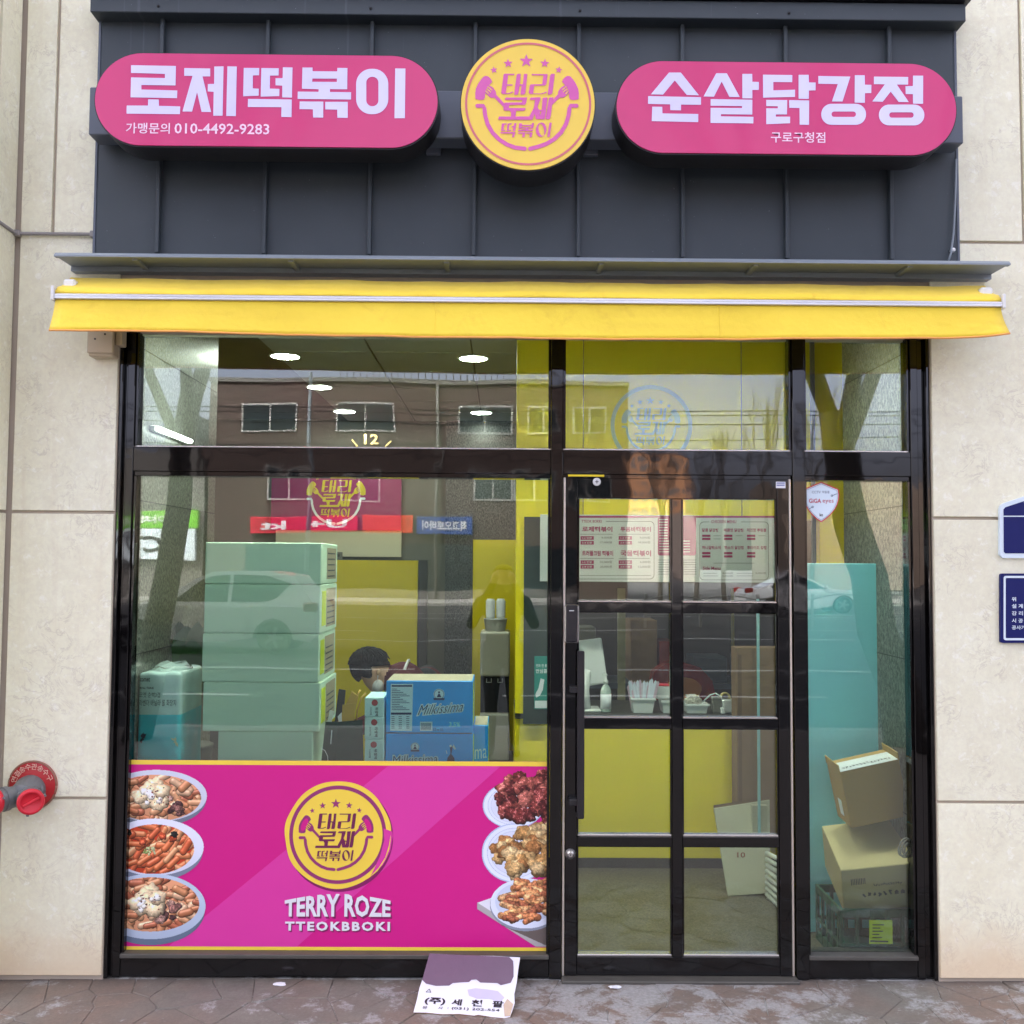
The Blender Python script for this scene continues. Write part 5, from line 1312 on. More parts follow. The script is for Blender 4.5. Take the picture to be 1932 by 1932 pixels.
tag(box('carton', x0, x1, BYY + .02, BYY + .40, bz, zs[4] - .001, MINT, None, .004), 'narrower plain carton at the foot of the tall stack', 'carton', 'stacked plain cartons')
# toilet-roll pack
tp = thing('toilet_roll_pack', 'white and turquoise wrapped toilet-roll pack by the left window edge', 'pack', at(310, 1435, .28))
x0, x1, z0, z1 = rect(259, 1268, 340, 1436, .24)
AQ = mat('turquoise_film', lin((60, 206, 224)), .3, .08, 14, .3, 30, coat=.3); AW = mat('white_film', lin((206, 236, 232)), .25, .04, 10, .3, 30, coat=.3)
zm = zat(1352, .24)
def film(name, za, zb_, m, seed):
    bm = bmesh.new(); bm_box(bm, x0, x1, .24, .56, za, zb_, .016, None, 3)
    bmesh.ops.subdivide_edges(bm, edges=[e for e in bm.edges if e.calc_length() > .06], cuts=14, use_grid_fill=True)
    bmesh.ops.bisect_plane(bm, geom=bm.verts[:] + bm.edges[:] + bm.faces[:], plane_co=(0, 0, zm), plane_no=(0, 0, 1))
    for f_ in bm.faces: f_.material_index = int(f_.calc_center_median().z > zm)
    for vv in bm.verts:
        c = vv.co; k = math.sin(c.x * 55 + c.z * 30 + seed) * math.sin(c.y * 48 + c.z * 21)
        vv.co += Vector((.0018 * k, -.0022 * k, .0025 * math.sin(c.x * 70 + seed) * (1 if c.z > zb_ - .03 else 0)))
    return bmobj(name, bm, m, tp, True)
film('film_wrap', bz, z1, (AQ, AW), 1)
bm = bmesh.new(); bmesh.ops.create_icosphere(bm, subdivisions=3, radius=1)
for vv in bm.verts:
    c = vv.co.copy(); vv.co = Vector(((x0 + x1) / 2 + c.x * .085, .40 + c.y * .13, z1 - .004 + max(c.z, -.05) * .03 * (1 + .5 * math.sin(c.x * 17) * math.sin(c.y * 15))))
bmobj('gathered_film', bm, mat('clear_wrap', lin((190, 214, 210)), .08, .1, coat=1.), tp)
ptext('pack_lettering', [('comet', 264, 1278, 283, 1286, .02), ('ROLL TISSUE', 264, 1296, 290, 1300, .03), ('코멧 순백3겹', 263, 1306, 302, 1316, .0), ('라벤더 바닐라 롤 화장지', 263, 1320, 332, 1332, .0)], .2345, mat('charcoal_print', (.05, .07, .07), .4), tp)
def sprig(n, px, py, m, sc_):
    rr = random.Random(px)
    for k in range(n):
        a = rr.uniform(0, 6.28); L = rr.uniform(5, 12) * sc_
        pflat('leaf_print', [[[(px, py), (px + L * .5 * math.cos(a) - 2 * math.sin(a), py + L * .5 * math.sin(a) + 2 * math.cos(a)), (px + L * math.cos(a), py + L * math.sin(a)), (px + L * .5 * math.cos(a) + 2 * math.sin(a), py + L * .5 * math.sin(a) - 2 * math.cos(a))]]], .2338 - k * 1e-4, m, tp)
sprig(9, 268, 1392, mat('navy_leaf_print', (.02, .05, .10), .4), 1.); sprig(6, 332, 1398, mat('pale_leaf_print', lin((200, 214, 170)), .4), 1.2)
# potted plant behind the pack
LEAF = mat('broad_leaf', (.035, .10, .025), .4, .25, 10); LEAF2 = mat('striped_leaf', (.12, .15, .07), .4, .3, 30)
pt_ = thing('foliage_plant', 'broad-leaved green plant behind the toilet-roll pack', 'plant', at(350, 1300, .72))
pb_ = at(352, 1330, .74)
lathe('pot', [(.09, 0), (.12, .22), (.125, .24), (.11, .24)], IGREY, pt_, 20, Matrix.Translation((pb_.x, .76, bz)))
rr = random.Random(9)
for k, (tx_, ty_, wd) in enumerate(((338, 1172, .06), (352, 1180, .07), (374, 1172, .05), (322, 1196, .045), (384, 1192, .06), (364, 1205, .06), (345, 1212, .06), (318, 1168, .03))):
    tip = at(tx_, ty_, .70 + rr.uniform(-.06, .08)); b = Vector((pb_.x, .76, bz + .24)); side = Vector((1, rr.uniform(-.5, .5), 0)).normalized() * wd
    V, F = [], []
    for j in range(9):
        t = j / 8; c = b.lerp(tip, t) + Vector((0, 0, .06 * math.sin(math.pi * t))); w_ = (math.sin(math.pi * (t - .25) / .75) ** .4 if .25 < t < 1 else 0) + .05
        V += [c - side * w_, c + Vector((0, .008, -.012)), c + side * w_]
    for j in range(8):
        for i in range(2): F.append((j * 3 + i, j * 3 + i + 1, j * 3 + 4 + i, j * 3 + 3 + i))
    mobj('leaf', V, F, LEAF2 if k == 2 else LEAF, pt_, True)
# shopping bag with papers
gb = thing('shopping_bag', 'dark green paper shopping bag with papers in the left window', 'shopping bag', at(650, 1436, .36))
BAG = mat('dark_green_paper', lin((14, 52, 40)), .5, .1); BAGR = mat('maroon_lining', lin((96, 24, 34)), .6)
V = [at(606, 1436, .36), at(634, 1436, .34), at(686, 1436, .40), at(660, 1436, .52), at(614, 1362, .36), at(636, 1362, .34), at(684, 1358, .40), at(664, 1358, .52)]
mobj('bag_body', V, [(0, 1, 5, 4), (1, 2, 6, 5), (2, 3, 7, 6), (3, 0, 4, 7), (3, 2, 1, 0)], BAG, gb)
mobj('bag_lining', [v + Vector((0, 0, -.004)) for v in V[4:]], [(0, 1, 2, 3)], BAGR, gb)
pflat('bag_emblem', [[stroke([(606, 1412), (613, 1416), (618, 1426), (619, 1437)], 1.2, False)], [[(625, 1378), (627, 1378), (625, 1404), (623, 1404)]]], .335, PWHITE, gb)
MAN = mat('manila_paper', lin((206, 164, 70)), .7, .05); 
for k, (pts_, m, Y, lab) in enumerate((([(639, 1300), (652, 1302), (646, 1372), (630, 1372)], PBLACK, .43, 'black folder sticking out of the green shopping bag'), ([(636, 1364), (664, 1304), (676, 1314), (664, 1368), (644, 1370)], MAN, .41, 'manila envelope leaning in the green shopping bag'), ([(645, 1372), (646, 1330), (670, 1326), (668, 1371)], MAN, .39, 'front manila envelope in the green shopping bag'), ([(622, 1340), (630, 1342), (623, 1372), (616, 1372)], PWHITE, .38, 'white papers at the left of the green shopping bag'), ([(637, 1352), (644, 1344), (645, 1368), (640, 1368)], PWHITE, .385, 'white slip in front of the manila envelope'))):
    tag(pflat('paper_folder', [[pts_]], Y, m, None, depth=.006), lab, 'paper')
tube('bag_handle', [at(667, 1366, .42), at(668, 1335, .42), at(676, 1308, .42), at(680, 1302, .43)], .004, MAN, gb, 6); tube('bag_handle', [at(672, 1366, .44), at(674, 1340, .44), at(682, 1316, .44), at(690, 1308, .45)], .004, MAN, gb, 6)
# white glove/bag packs
SKY = mat('pale_blue_carton', lin((196, 232, 232)), .5, .03)
WY = .34
for k, (ya, yb_) in enumerate(((1316, 1353), (1353, 1395), (1395, 1437))):
    X0, X1, Z0, Z1 = rect(688, ya, 724, yb_, WY); Z0 += .001
    t = thing('hygiene_bag_box', f"white hygiene-bag box with red dot, {('top', 'middle', 'bottom')[k]} of its stack of three", 'box', ((X0 + X1) / 2, WY, Z0), 'hygiene bag boxes')
    box('box_body', X0, X1, WY, WY + .2, Z0 if k < 2 else bz, Z1, SKY, t, .003)
    pflat('dot_print', [[ell(707 - k, ya + 10, 6, 6, 20)]], WY - .0012, mat('dull_red_print', lin((176, 52, 56)), .5), t)
    P = at(709 - k, ya + 18, WY - .0012); h = (Z1 - Z0)
    text_on('box_lettering', [('위생백', (P.x - .003, P.y, P.z), (0, 0, -h * .46), (.014, 0, 0), .02), ('300매', (P.x - .026, P.y, P.z), (0, 0, -h * .40), (.009, 0, 0), .0)], PBLACK, t)
# milk cartons
MBLUE = mat('milk_carton_blue', lin((0, 162, 250)), .45, .04, 5); MDEEP = mat('milk_print_navy', lin((16, 44, 96)), .5); MPALE = mat('milk_print_pale', lin((196, 232, 244)), .5)
def cM(x, y): return ((1010 + x / 3.943) / 1.5652, (1900 + y / 3.943) / 1.5652)
QY = .36
def milk(label, x0, y0, x1, y1, Y, front, zlow=None):
    X0, X1, Z0, Z1 = rect(x0, y0, x1, y1, Y); Z0 = zlow if zlow else Z0 + .001
    t = thing('milk_carton_case', label, 'carton', ((X0 + X1) / 2, Y, Z0), 'blue milk cases')
    box('case_body', X0, X1, Y, Y + .27, Z0, Z1, MBLUE, t, .003)
    box('top_flap', X0 + .004, X1 - .004, Y + .004, Y + .266, Z1, Z1 + .0012, KSIDE, t)
    box('side_label', X1, X1 + .0015, Y + .03, Y + .16, Z0 + .03, Z1 - .015, LIME, t)
    return t
def word(t, body, o, ux, uy, bold):
    text_on('wordmark', [(body, Vector(o) - ux.normalized() * .005 - uy.normalized() * .005, ux + ux.normalized() * .010, uy + uy.normalized() * .010, bold + .07)], MPALE, t); text_on('wordmark', [(body, Vector(o) + Vector((0, -.0012, 0)), ux, uy, bold - .008)], MDEEP, t)
m1 = milk('blue milk case with nutrition table and maid emblem, on top of the pile', 728.5, 1284.5, 892, 1383, QY, 1)
def emblem(t, f, cx, cy, r, Y):
    pflat('emblem', [[mp(f, *ell(cx, cy, r * 1.1, r * 1.1, 28))]], Y, MPALE, t); pflat('emblem', [[mp(f, *ell(cx, cy, r, r, 28)), mp(f, *ell(cx, cy, r * .92, r * .92, 28))]], Y - .0006, MDEEP, t)
    pflat('emblem_ribbon', [[mp(f, (cx - r * 1.15, cy + r * .75), (cx + r * 1.15, cy + r * .75), (cx + r * 1.05, cy + r * 1.2), (cx - r * 1.05, cy + r * 1.2))]], Y - .0009, MDEEP, t)
    pflat('emblem_figure', [[mp(f, (cx - r * .12, cy - r * .1), (cx + r * .12, cy - r * .1), (cx + r * .5, cy + r * .6), (cx - r * .5, cy + r * .6))], [mp(f, *ell(cx, cy - r * .4, r * .2, r * .2, 14))]], Y - .0012, MDEEP, t)
emblem(m1, cM, 1130, 592, 58, QY - .001)
pflat('nutrition_table', [[mp(cM, (568, 472), (828, 472), (815, 1022), (560, 1018))]], QY - .001, MPALE, m1)
pflat('table_rule', [[mp(cM, (578, 485), (815, 485), (815, 505), (578, 505))], [mp(cM, (570, 805), (808, 805), (808, 830), (570, 830))]] + [[mp(cM, (580, 528 + k * 20), (580 + 60 + (k * 37) % 150, 528 + k * 20), (580 + 60 + (k * 37) % 150, 535 + k * 20), (580, 535 + k * 20))] for k in range(13)] + [[mp(cM, (x, 850 + k * 22), (x + 36, 850 + k * 22), (x + 36, 857 + k * 22), (x, 857 + k * 22))] for k in range(7) for x in (575, 660, 748)], QY - .0018, MDEEP, m1, 0)
a, b, c_ = at(*cM(880, 838), QY - .0012), at(*cM(1395, 792), QY - .0012), at(*cM(895, 735), QY - .0012)
word(m1, 'Milkissima', a, b - a, c_ - a + Vector((.012, 0, .006)), .0)
p_, q_ = cM(1246, 915), cM(1378, 972); ptext('fat_lettering', [('3.5%', p_[0], p_[1], q_[0], q_[1], .03)], QY - .0012, mat('cyan_print', lin((120, 220, 236)), .5), m1)
p_, q_ = cM(1064, 985), cM(1180, 1020); ptext('volume_lettering', [('12 x 1L', p_[0], p_[1], q_[0], q_[1], .01)], QY - .0012, MDEEP, m1)
pflat('barcode', [[mp(cM, (908, 912), (1052, 912), (1052, 1020), (908, 1020))]], QY - .001, MPALE, m1)
pflat('barcode', [[mp(cM, (920 + k * 12, 925), (926 + k * 12, 925), (926 + k * 12, 1005), (920 + k * 12, 1005))] for k in range(10)], QY - .0016, MDEEP, m1, 0)
m2 = milk('blue milk case with dancing maid print under the top milk case', 727.5, 1384.5, 892, 1437, QY + .004, 1, bz)
emblem(m2, cM, 850, 1205, 46, QY + .003)
a, b, c_ = at(*cM(590, 1410), QY + .0028), at(*cM(1112, 1390), QY + .0028), at(*cM(600, 1310), QY + .0028)
word(m2, 'Milkissima', a, b - a, c_ - a, 0.)
pflat('dancer_print', [[mp(cM, (1255, 1200), (1290, 1195), (1285, 1230), (1275, 1290), (1310, 1340), (1310, 1380), (1220, 1380), (1230, 1330), (1262, 1285))]], QY + .003, MDEEP, m2); pflat('dancer_print', [[mp(cM, (1300, 1175), (1330, 1230), (1310, 1238), (1285, 1205))], [mp(cM, *ell(1265, 1195, 14, 14, 12))], [mp(cM, (1208, 1250), (1216, 1245), (1228, 1285), (1220, 1288))]], QY + .002, MPALE, m2, 0)
m3 = milk('blue milk case at the right of the pile, half hidden', 893, 1368, 921, 1437, QY + .10, 1, bz)
X0 = at(894, 1420, QY + .099); text_on('wordmark', [('ma', (X0.x + .004, X0.y, X0.z - .03), (.055, 0, .006), (0, 0, .045), .0)], MPALE, m3)

# water dispenser and cups ---------------------------------------------------
wdx0, wdx1, _, wz1 = rect(906, 1192, 962, 1260, 4.45)
wd = thing('water_dispenser', 'white standing water dispenser with black tap bay by the back wall', 'water dispenser', ((wdx0 + wdx1) / 2, 4.55, .006))
zA, zB = zat(1277, 4.45), zat(1346, 4.45)
WGR = mat('dispenser_white', lin((206, 202, 186)), .35, .03)
box('upper_body', wdx0, wdx1, 4.45, 4.78, zA, wz1, WGR, wd, .02, None, 3); box('tap_bay', wdx0 + .004, wdx1 - .004, 4.50, 4.78, zB, zA - .001, BPLAS, wd); box('lower_body', wdx0, wdx1, 4.45, 4.78, .006, zB - .001, WGR, wd, .02, None, 3)
for dx in (.3, .68):
    x = wdx0 + (wdx1 - wdx0) * dx; tube('tap', [(x - .02, 4.49, zA - .02), (x - .02, 4.47, zA - .05), (x + .02, 4.47, zA - .05), (x + .02, 4.49, zA - .02)], .004, WPLAS, wd, 6)
for dx, dy, h, r, lab in ((.33, 0, .17, .042, 'taller left cup tower on the water dispenser'), (.68, .03, .17, .042, 'right cup tower on the water dispenser')):
    x = wdx0 + (wdx1 - wdx0) * dx; zb0 = wz1 + .105
    t = thing('cup_stack', lab, 'cups', (x, 4.6 + dy, zb0), 'paper cup stacks')
    prof = [(r * .8, 0)]
    for k in range(6): prof += [(r, .02 + k * .026), (r * .9, .022 + k * .026)]
    lathe('stacked_cups', prof + [(r * .72, h), (r * .68, h)], PWHITE, t, 16, Matrix.Translation((x, 4.6 + dy, zb0)))
xm = (wdx0 + wdx1) / 2
cpb = thing('cup_tub', 'white tub under the cup towers on the water dispenser', 'tub', (xm, 4.6, wz1)); lathe('tub', [(.085, 0), (.1, .1), (.105, .102), (.1, .104), (.05, .104)], PWHITE, cpb, 24, Matrix.Translation((xm, 4.6, wz1 + .0005)))

# ================================================================== RIGHT PANE CONTENTS
FOAM = mat('aqua_foam_board', lin((150, 238, 252)), .6, .04, 3)
X0, X1, Z0, Z1 = rect(1519, 1063, 1669, 1735, .52)
fb = tag(box('foam_board', X0, X1, .52, .55, .012, Z1, FOAM, None, .002), 'tall aqua foam board standing behind the right pane', 'board')
def cR(x, y): return ((2300 + x / 2.091) / 1.5652, (2100 + y / 2.091) / 1.5652)
KB2 = mat('tan_cardboard', lin((176, 142, 80)), .75, .07, 5, .1, 30); KB3 = mat('pale_cardboard', lin((188, 172, 126)), .75, .06, 5, .1, 30)
cr = thing('plastic_crate', 'dark green plastic crate with lime label on the floor behind the right pane', 'crate', at(1660, 1800, .12))
GRN = mat('dark_green_plastic', lin((8, 78, 58)), .4, .1)
x0, x1, z1 = at(1585, 1760, .13).x, at(1735, 1760, .13).x, zat(1713, .13); y0, y1 = .13, .46; z0 = .008; tk = .012
box('base', x0, x1, y0, y1, z0, z0 + tk, GRN, cr)
for yy in (y0, y1 - tk):
    for za, zb_ in ((z0 + tk + .001, z0 + .045), (z0 + .085, z0 + .10), (z1 - .035, z1)): box('side_rail', x0, x1, yy, yy + tk, za, zb_, GRN, cr, .002)
    for k in range(6): x = x0 + (x1 - x0 - .014) * k / 5; box('side_rib', x, x + .014, yy - .003, yy + tk - .002, z0 + .01, z1 - .002, GRN, cr, .001)
for xx in (x0, x1 - tk):
    for za, zb_ in ((z0 + tk + .001, z0 + .045), (z0 + .085, z0 + .10), (z1 - .035, z1)): box('side_rail', xx, xx + tk, y0 + tk, y1 - tk, za, zb_, GRN, cr, .002)
    for k in range(5): y = y0 + .02 + (y1 - y0 - .05) * k / 4; box('side_rib', xx - .002, xx + tk - .002, y, y + .014, z0 + .01, z1 - .002, GRN, cr, .001)
X0, X1, Z0, Z1 = rect(1640, 1736, 1684, 1781, y0 - .006); lb = box('crate_label', X0, X1, y0 - .006, y0 - .0045, Z0, Z1, LIME, cr)
pflat('label_print', [[[(1646, 1744 + 6 * k), (1646 + 22 - (k * 7) % 12, 1744 + 6 * k), (1646 + 22 - (k * 7) % 12, 1746 + 6 * k), (1646, 1746 + 6 * k)]] for k in range(5)] + [[[(1642, 1774), (1676, 1775), (1676, 1778), (1642, 1777)]]], y0 - .0068, PBLACK, lb, 0)
def rbox(name, label, cen, dims, rx, ry, rz_, m):
    t = thing(name, label, 'carton', cen)
    w_, d_, h_ = dims
    M = Matrix.Translation(cen) @ Matrix.Rotation(rz_, 4, 'Z') @ Matrix.Rotation(ry, 4, 'Y') @ Matrix.Rotation(rx, 4, 'X')
    bm = bmesh.new(); bm_box(bm, -w_ / 2, w_ / 2, -d_ / 2, d_ / 2, -h_ / 2, h_ / 2, .003, M); bmobj('carton_body', bm, m, t)
    return t, M, w_, d_, h_
c2 = at(1640, 1631, .31)
t, M, w_, d_, h_ = rbox('tilted_carton', 'pale carton with black Korean print wedged in the green crate', c2, (.315, .32, .215), R(20), R(-8), R(-6), KB3)
def tx_on(name, body, M, x0, x1, z0, z1, y, m, t, bold=.02):
    f = lambda x, z: M @ Vector((x, y, z)); o = f(x0, z0); text_on(name, [(body, o, f(x1, z0) - o, f(x0, z1) - o, bold)], m, t)
rr = random.Random(31)
def smear(name, M, x0, x1, z0, z1, y, n, wd, axis=0):
    V, F = [], []
    for k in range(n):
        x = x0 + (x1 - x0) * (k + .5) / n; h = (z1 - z0); a = rr.uniform(-.9, .9); L = h * rr.uniform(.35, .6); zc = (z0 + z1) / 2 + rr.uniform(-.15, .15) * h
        for p, q in (((x - L * math.sin(a) * .4, zc - L * .5), (x + L * math.sin(a) * .4, zc + L * .5)), ((x - L * .35, zc + rr.uniform(-.3, .3) * h), (x + L * .35, zc + rr.uniform(-.3, .3) * h))):
            sk = stroke([p, q], wd, False); b = len(V); V += [M @ (Vector((u, y, v)) if axis == 0 else Vector((u, v, y))) for u, v in sk]; F.append(tuple(range(b, b + 4)))
    mobj(name, V, F, PBLACK, t)['kind'] = 'stuff'
smear('carton_print', M, -.08, .05, -.045, -.005, -d_ / 2 - .0012, 6, .007); smear('carton_print', M, -.03, .09, .008, .03, -d_ / 2 - .0012, 12, .003)
for xx in (.065, .09): tx = [(-.008, 0), (.008, 0), (.008, .014), (0, .022), (-.008, .014)]; mobj('house_mark', [M @ Vector((xx + a, -d_ / 2 - .0012, -.035 + b)) for a, b in tx], [tuple(range(5))], PBLACK, t)
for k in range(9): 
    bm = bmesh.new(); bm_box(bm, -.12 + k * .007, -.117 + k * .007, -d_ / 2 - .0012, -d_ / 2 - .0004, .03, .06, 0, M); bmobj('barcode_bar', bm, PBLACK, t)
c1 = at(1637, 1487, .32)
t, M, w_, d_, h_ = rbox('tilted_carton', 'tan carton tilted on top of the pale carton in the right pane', c1, (.262, .17, .25), R(4), R(-12.5), R(0), KB2)
bm = bmesh.new(); bm_box(bm, -w_ / 2 + .004, w_ / 2 - .004, -d_ / 2 - .001, d_ / 2 - .05, h_ / 2, h_ / 2 + .0015, 0, M); bmobj('white_tape', bm, PWHITE, t)
smear('tape_print', M, -.11, .11, -.07, -.03, h_ / 2 + .003, 14, .004, 1)
for s_ in (-1, 1):
    bm = bmesh.new(); bm_box(bm, s_ * w_ / 2 - .002, s_ * w_ / 2 + .002, -d_ / 2, d_ / 2, h_ / 2 - .005, h_ / 2 + .03, 0, M); bmobj('flap', bm, KB2, t)
bm = bmesh.new(); bm_box(bm, -w_ / 2 - .0015, -w_ / 2 + .001, -.02, .02, -.09, -.02, 0, M); bmobj('side_tape', bm, PWHITE, t)
# coiled grey cable
cl_ = thing('coiled_cable', 'coil of grey cable hanging beside the pale carton', 'cable', at(1715, 1620, .11))
for k in range(4):
    c = at(1706 + k * 5, 1598 + (k % 2) * 3, .105 + k * .006)
    tube('cable_loop', [(c.x + .028 * math.cos(a) * (.8 + .1 * k) + .01 * math.sin(a), c.y, c.z + .036 * math.sin(a)) for a in (2 * math.pi * i / 20 for i in range(21))], .0038, CBL, cl_, 6)
tube('cable_tail', [at(1716, 1612, .11), at(1722, 1630, .105), at(1718, 1650, .105), at(1724, 1668, .105)], .0038, CBL, cl_, 6)

# ================================================================== PERSON bending over behind the cartons
pr_ = at(703, 1262, 2.15)
HX, HZ = pr_.x, pr_.z
prims = []   # (a, b, ra, rb, material)
def cap_(a, b, ra, rb, m): prims.append((Vector(a), Vector(b), ra, rb, m))
hip = (HX + .30, 2.62, .86); ch = (HX + .19, 2.20, HZ - .09); nk = (HX + .09, 2.17, HZ - .03); hd = (HX, 2.15, HZ)
cap_(hip, (HX + .25, 2.42, HZ - .21), .13, .135, 1); cap_((HX + .25, 2.42, HZ - .21), ch, .135, .135, 1); cap_(ch, nk, .10, .058, 1); cap_(nk, (HX + .03, 2.15, HZ - .0), .055, .055, 0)
cap_((HX - .012, 2.15, HZ + .008), (HX + .012, 2.15, HZ - .06), .086, .070, 0); cap_((HX + .012, 2.15, HZ - .06), (HX + .02, 2.15, HZ - .11), .062, .042, 0)
for s in (-1, 1):
    shd = (HX + .20, 2.2 + s * .17, HZ - .05); el_ = (HX + .08, 2.2 + s * .24, HZ - .30); wr = (HX - .16, 2.12 + s * .14, HZ - .38)
    cap_(shd, el_, .062, .048, 1); cap_(el_, wr, .046, .034, 1); cap_(wr, (HX - .25, 2.10 + s * .11, HZ - .40), .03, .034, 0)
    for k in range(4): cap_((HX - .25, 2.10 + s * .11 + (k - 1.5) * .017, HZ - .40), (HX - .32, 2.09 + s * .10 + (k - 1.5) * .02, HZ - .425 - .004 * k), .0105, .008, 0)
    cap_((HX - .22, 2.10 + s * .08, HZ - .40), (HX - .27, 2.09 + s * .045, HZ - .43), .011, .009, 0)
    kn = (HX + .28, 2.55 + s * .11, .48); an = (HX + .34, 2.62 + s * .11, .1)
    cap_((hip[0], hip[1] + s * .09, .9), kn, .092, .062, 2); cap_(kn, an, .058, .042, 2); cap_((an[0], an[1], .05), (an[0] - .15, an[1] - .02, .045), .045, .038, 3)
SKIN = mat('skin', lin((226, 182, 152)), .5, .05); SWEAT = mat('maroon_sweater', lin((84, 20, 30)), .85, .15, 40, .3, 300); JEAN = mat('dark_trousers', (.02, .022, .03), .8); SHOE = mat('black_shoe', (.015, .015, .015), .5)
HAIR = mat('black_hair', (.010, .009, .009), .8, .3, 60)
def body_mesh(prims, mats, voxel=.011):
    """tapered limbs fused into one continuous skin; faces take the material of the nearest limb"""
    bm = bmesh.new()
    for a, b, ra, rb, m in prims:
        d = b - a; L = d.length; q_ = d.to_track_quat('Z', 'Y').to_matrix().to_4x4(); prof = []
        for k in range(6): t_ = R(-90 + 90 * k / 5); prof.append((ra * math.cos(t_), ra * math.sin(t_)))
        for k in range(6): t_ = R(90 * k / 5); prof.append((rb * math.cos(t_), L + rb * math.sin(t_)))
        bm_lathe(bm, prof, 14, Matrix.Translation(a) @ q_)
    me = bpy.data.meshes.new('tmp'); bm.to_mesh(me); bm.free()
    tmp = bpy.data.objects.new('tmp', me); COL.objects.link(tmp)
    rm = tmp.modifiers.new('r', 'REMESH'); rm.mode = 'VOXEL'; rm.voxel_size = voxel; rm.use_smooth_shade = True
    sm = tmp.modifiers.new('s', 'SMOOTH'); sm.iterations = 4
    dg = bpy.context.evaluated_depsgraph_get(); me2 = bpy.data.meshes.new_from_object(tmp.evaluated_get(dg))
    bpy.data.objects.remove(tmp)
    for m in mats: me2.materials.append(m)
    A = np.array([p[0][:] for p in prims]); Bv = np.array([p[1][:] for p in prims]); ra_ = np.array([p[2] for p in prims]); rb_ = np.array([p[3] for p in prims])
    n = len(me2.polygons); C = np.zeros(n * 3); me2.polygons.foreach_get('center', C); C = C.reshape(-1, 1, 3)
    d = (Bv - A)[None]; t_ = np.clip(((C - A[None]) * d).sum(2) / (d * d).sum(2), 0, 1)
    dist = np.linalg.norm(C - A[None] - d * t_[..., None], axis=2) - (ra_ + (rb_ - ra_) * t_)
    me2.polygons.foreach_set('material_index', np.array([p[4] for p in prims])[dist.argmin(1)].astype(np.int32)); me2.polygons.foreach_set('use_smooth', [True] * n)
    me2.name = 'body'
    return me2
per = thing('person', 'person in maroon sweater and white mask bending forward behind the milk cases', 'person', (HX + .34, 2.6, .006))
link(bpy.data.objects.new('body', body_mesh(prims, (SKIN, SWEAT, JEAN, SHOE))), per)
bm = bmesh.new(); bmesh.ops.create_icosphere(bm, subdivisions=4, radius=1)
for vv in bm.verts:
    c = vv.co.copy(); r = 1 + .09 * math.sin(c.x * 5 + c.z * 4) * math.sin(c.y * 8) + .02 * math.sin(c.x * 31 + c.y * 27 + c.z * 29)
    p = Vector((HX - .018 + c.x * .125 * r, 2.15 + c.y * .105 * r, HZ + .012 + c.z * .112 * r))
    if c.x > .25 and c.z < .1: p = p.lerp(Vector((HX - .01, 2.155, HZ + .03)), .5)
    if c.z < -.55 and c.x > -.5: p = p.lerp(Vector((HX - .02, 2.155, HZ + .03)), .5)
    vv.co = p
rr = random.Random(5); hb = bm
for k in range(150):
    a0 = rr.uniform(0, 6.28); pts_ = []; tw = rr.uniform(-.3, .3)
    for j in range(6):
        th = .15 + j * .30; c = Vector((-.55 + math.sin(th) * math.cos(a0 + tw * j * .2) * 1.0, math.sin(th) * math.sin(a0 + tw * j * .2), .75 * math.cos(th) + .25)); c = c.normalized() * rr.uniform(1.0, 1.12)
        pts_.append(Vector((HX - .018 + c.x * .126, 2.15 + c.y * .106, HZ + .012 + c.z * .114)))
    pts_ = [p for p in pts_ if not (p.x > HX + .06 and p.z < HZ)]
    if len(pts_) > 2: bm_tube(hb, pts_, [.0035] * (len(pts_) - 1) + [.001], 4, False)
bmobj('hair', bm, HAIR, per, True)
lathe('ear', [(.004, -.006), (.02, 0), (.018, .008), (.006, .01)], SKIN, per, 14, Matrix.Translation((HX + .045, 2.07, HZ - .012)) @ YROT @ Matrix.Scale(.7, 4, (1, 0, 0)))
bm = bmesh.new(); bmesh.ops.create_icosphere(bm, subdivisions=3, radius=1)
for vv in bm.verts: c = vv.co; vv.co = Vector((HX + .036 + c.x * .040, 2.145 + c.y * .078, HZ - .098 + c.z * .056))
bmobj('face_mask', bm, PWHITE, per, True)
tube('mask_loop', [(HX + .035, 2.08, HZ - .085), (HX + .042, 2.068, HZ - .05), (HX + .046, 2.064, HZ - .02)], .0025, PWHITE, per, 5)
sx0 = at(760, 1245, 2.05)
pts_ = []
for k in range(10):
    a = R(-20 + 130 * k / 9); pts_.append((HX + .205 + .012 * math.cos(a * 2), 2.21 - .14 * math.sin(a), HZ - .09 + .138 * math.cos(a)))
tube('apron_strap', pts_, .010, PWHITE, per, 6)
# ================================================================== ACROSS THE STREET (what the glass mirrors)
BRICK = mat_brick(); WINW = mat('white_window_frame', (.36, .36, .35), .5); DGL = mat('dark_window_glass', (.03, .04, .045), .08, .1)
PLAST = mat('grey_plaster', (.15, .145, .135), .8, .1, .6); ROOFT = mat('slate_roof', (.10, .11, .12), .7, .1)
def mx(px, d): return (px - 966) * d / FPX
def mz(py, d): return (1064.5 - py) * d / FPX + CAM.z
def building(name, label, x0, x1, yf, dep, h, m):
    t = thing(name, label, 'building', ((x0 + x1) / 2, yf, 0)); box('wall', x0, x1, yf - dep, yf, -.1, h, m, t); return t
def window(t, x0, x1, z0, z1, yf):
    f = box('window', x0, x1, yf - .02, yf + .06, z0, z1, WINW, t)
    xm = (x0 + x1) / 2
    for a, b in ((x0 + .09, xm - .05), (xm + .05, x1 - .09)): box('pane', a, b, yf + .05, yf + .07, z0 + .09, z1 - .09, DGL, f)
YF = -46.0; D = 50.1
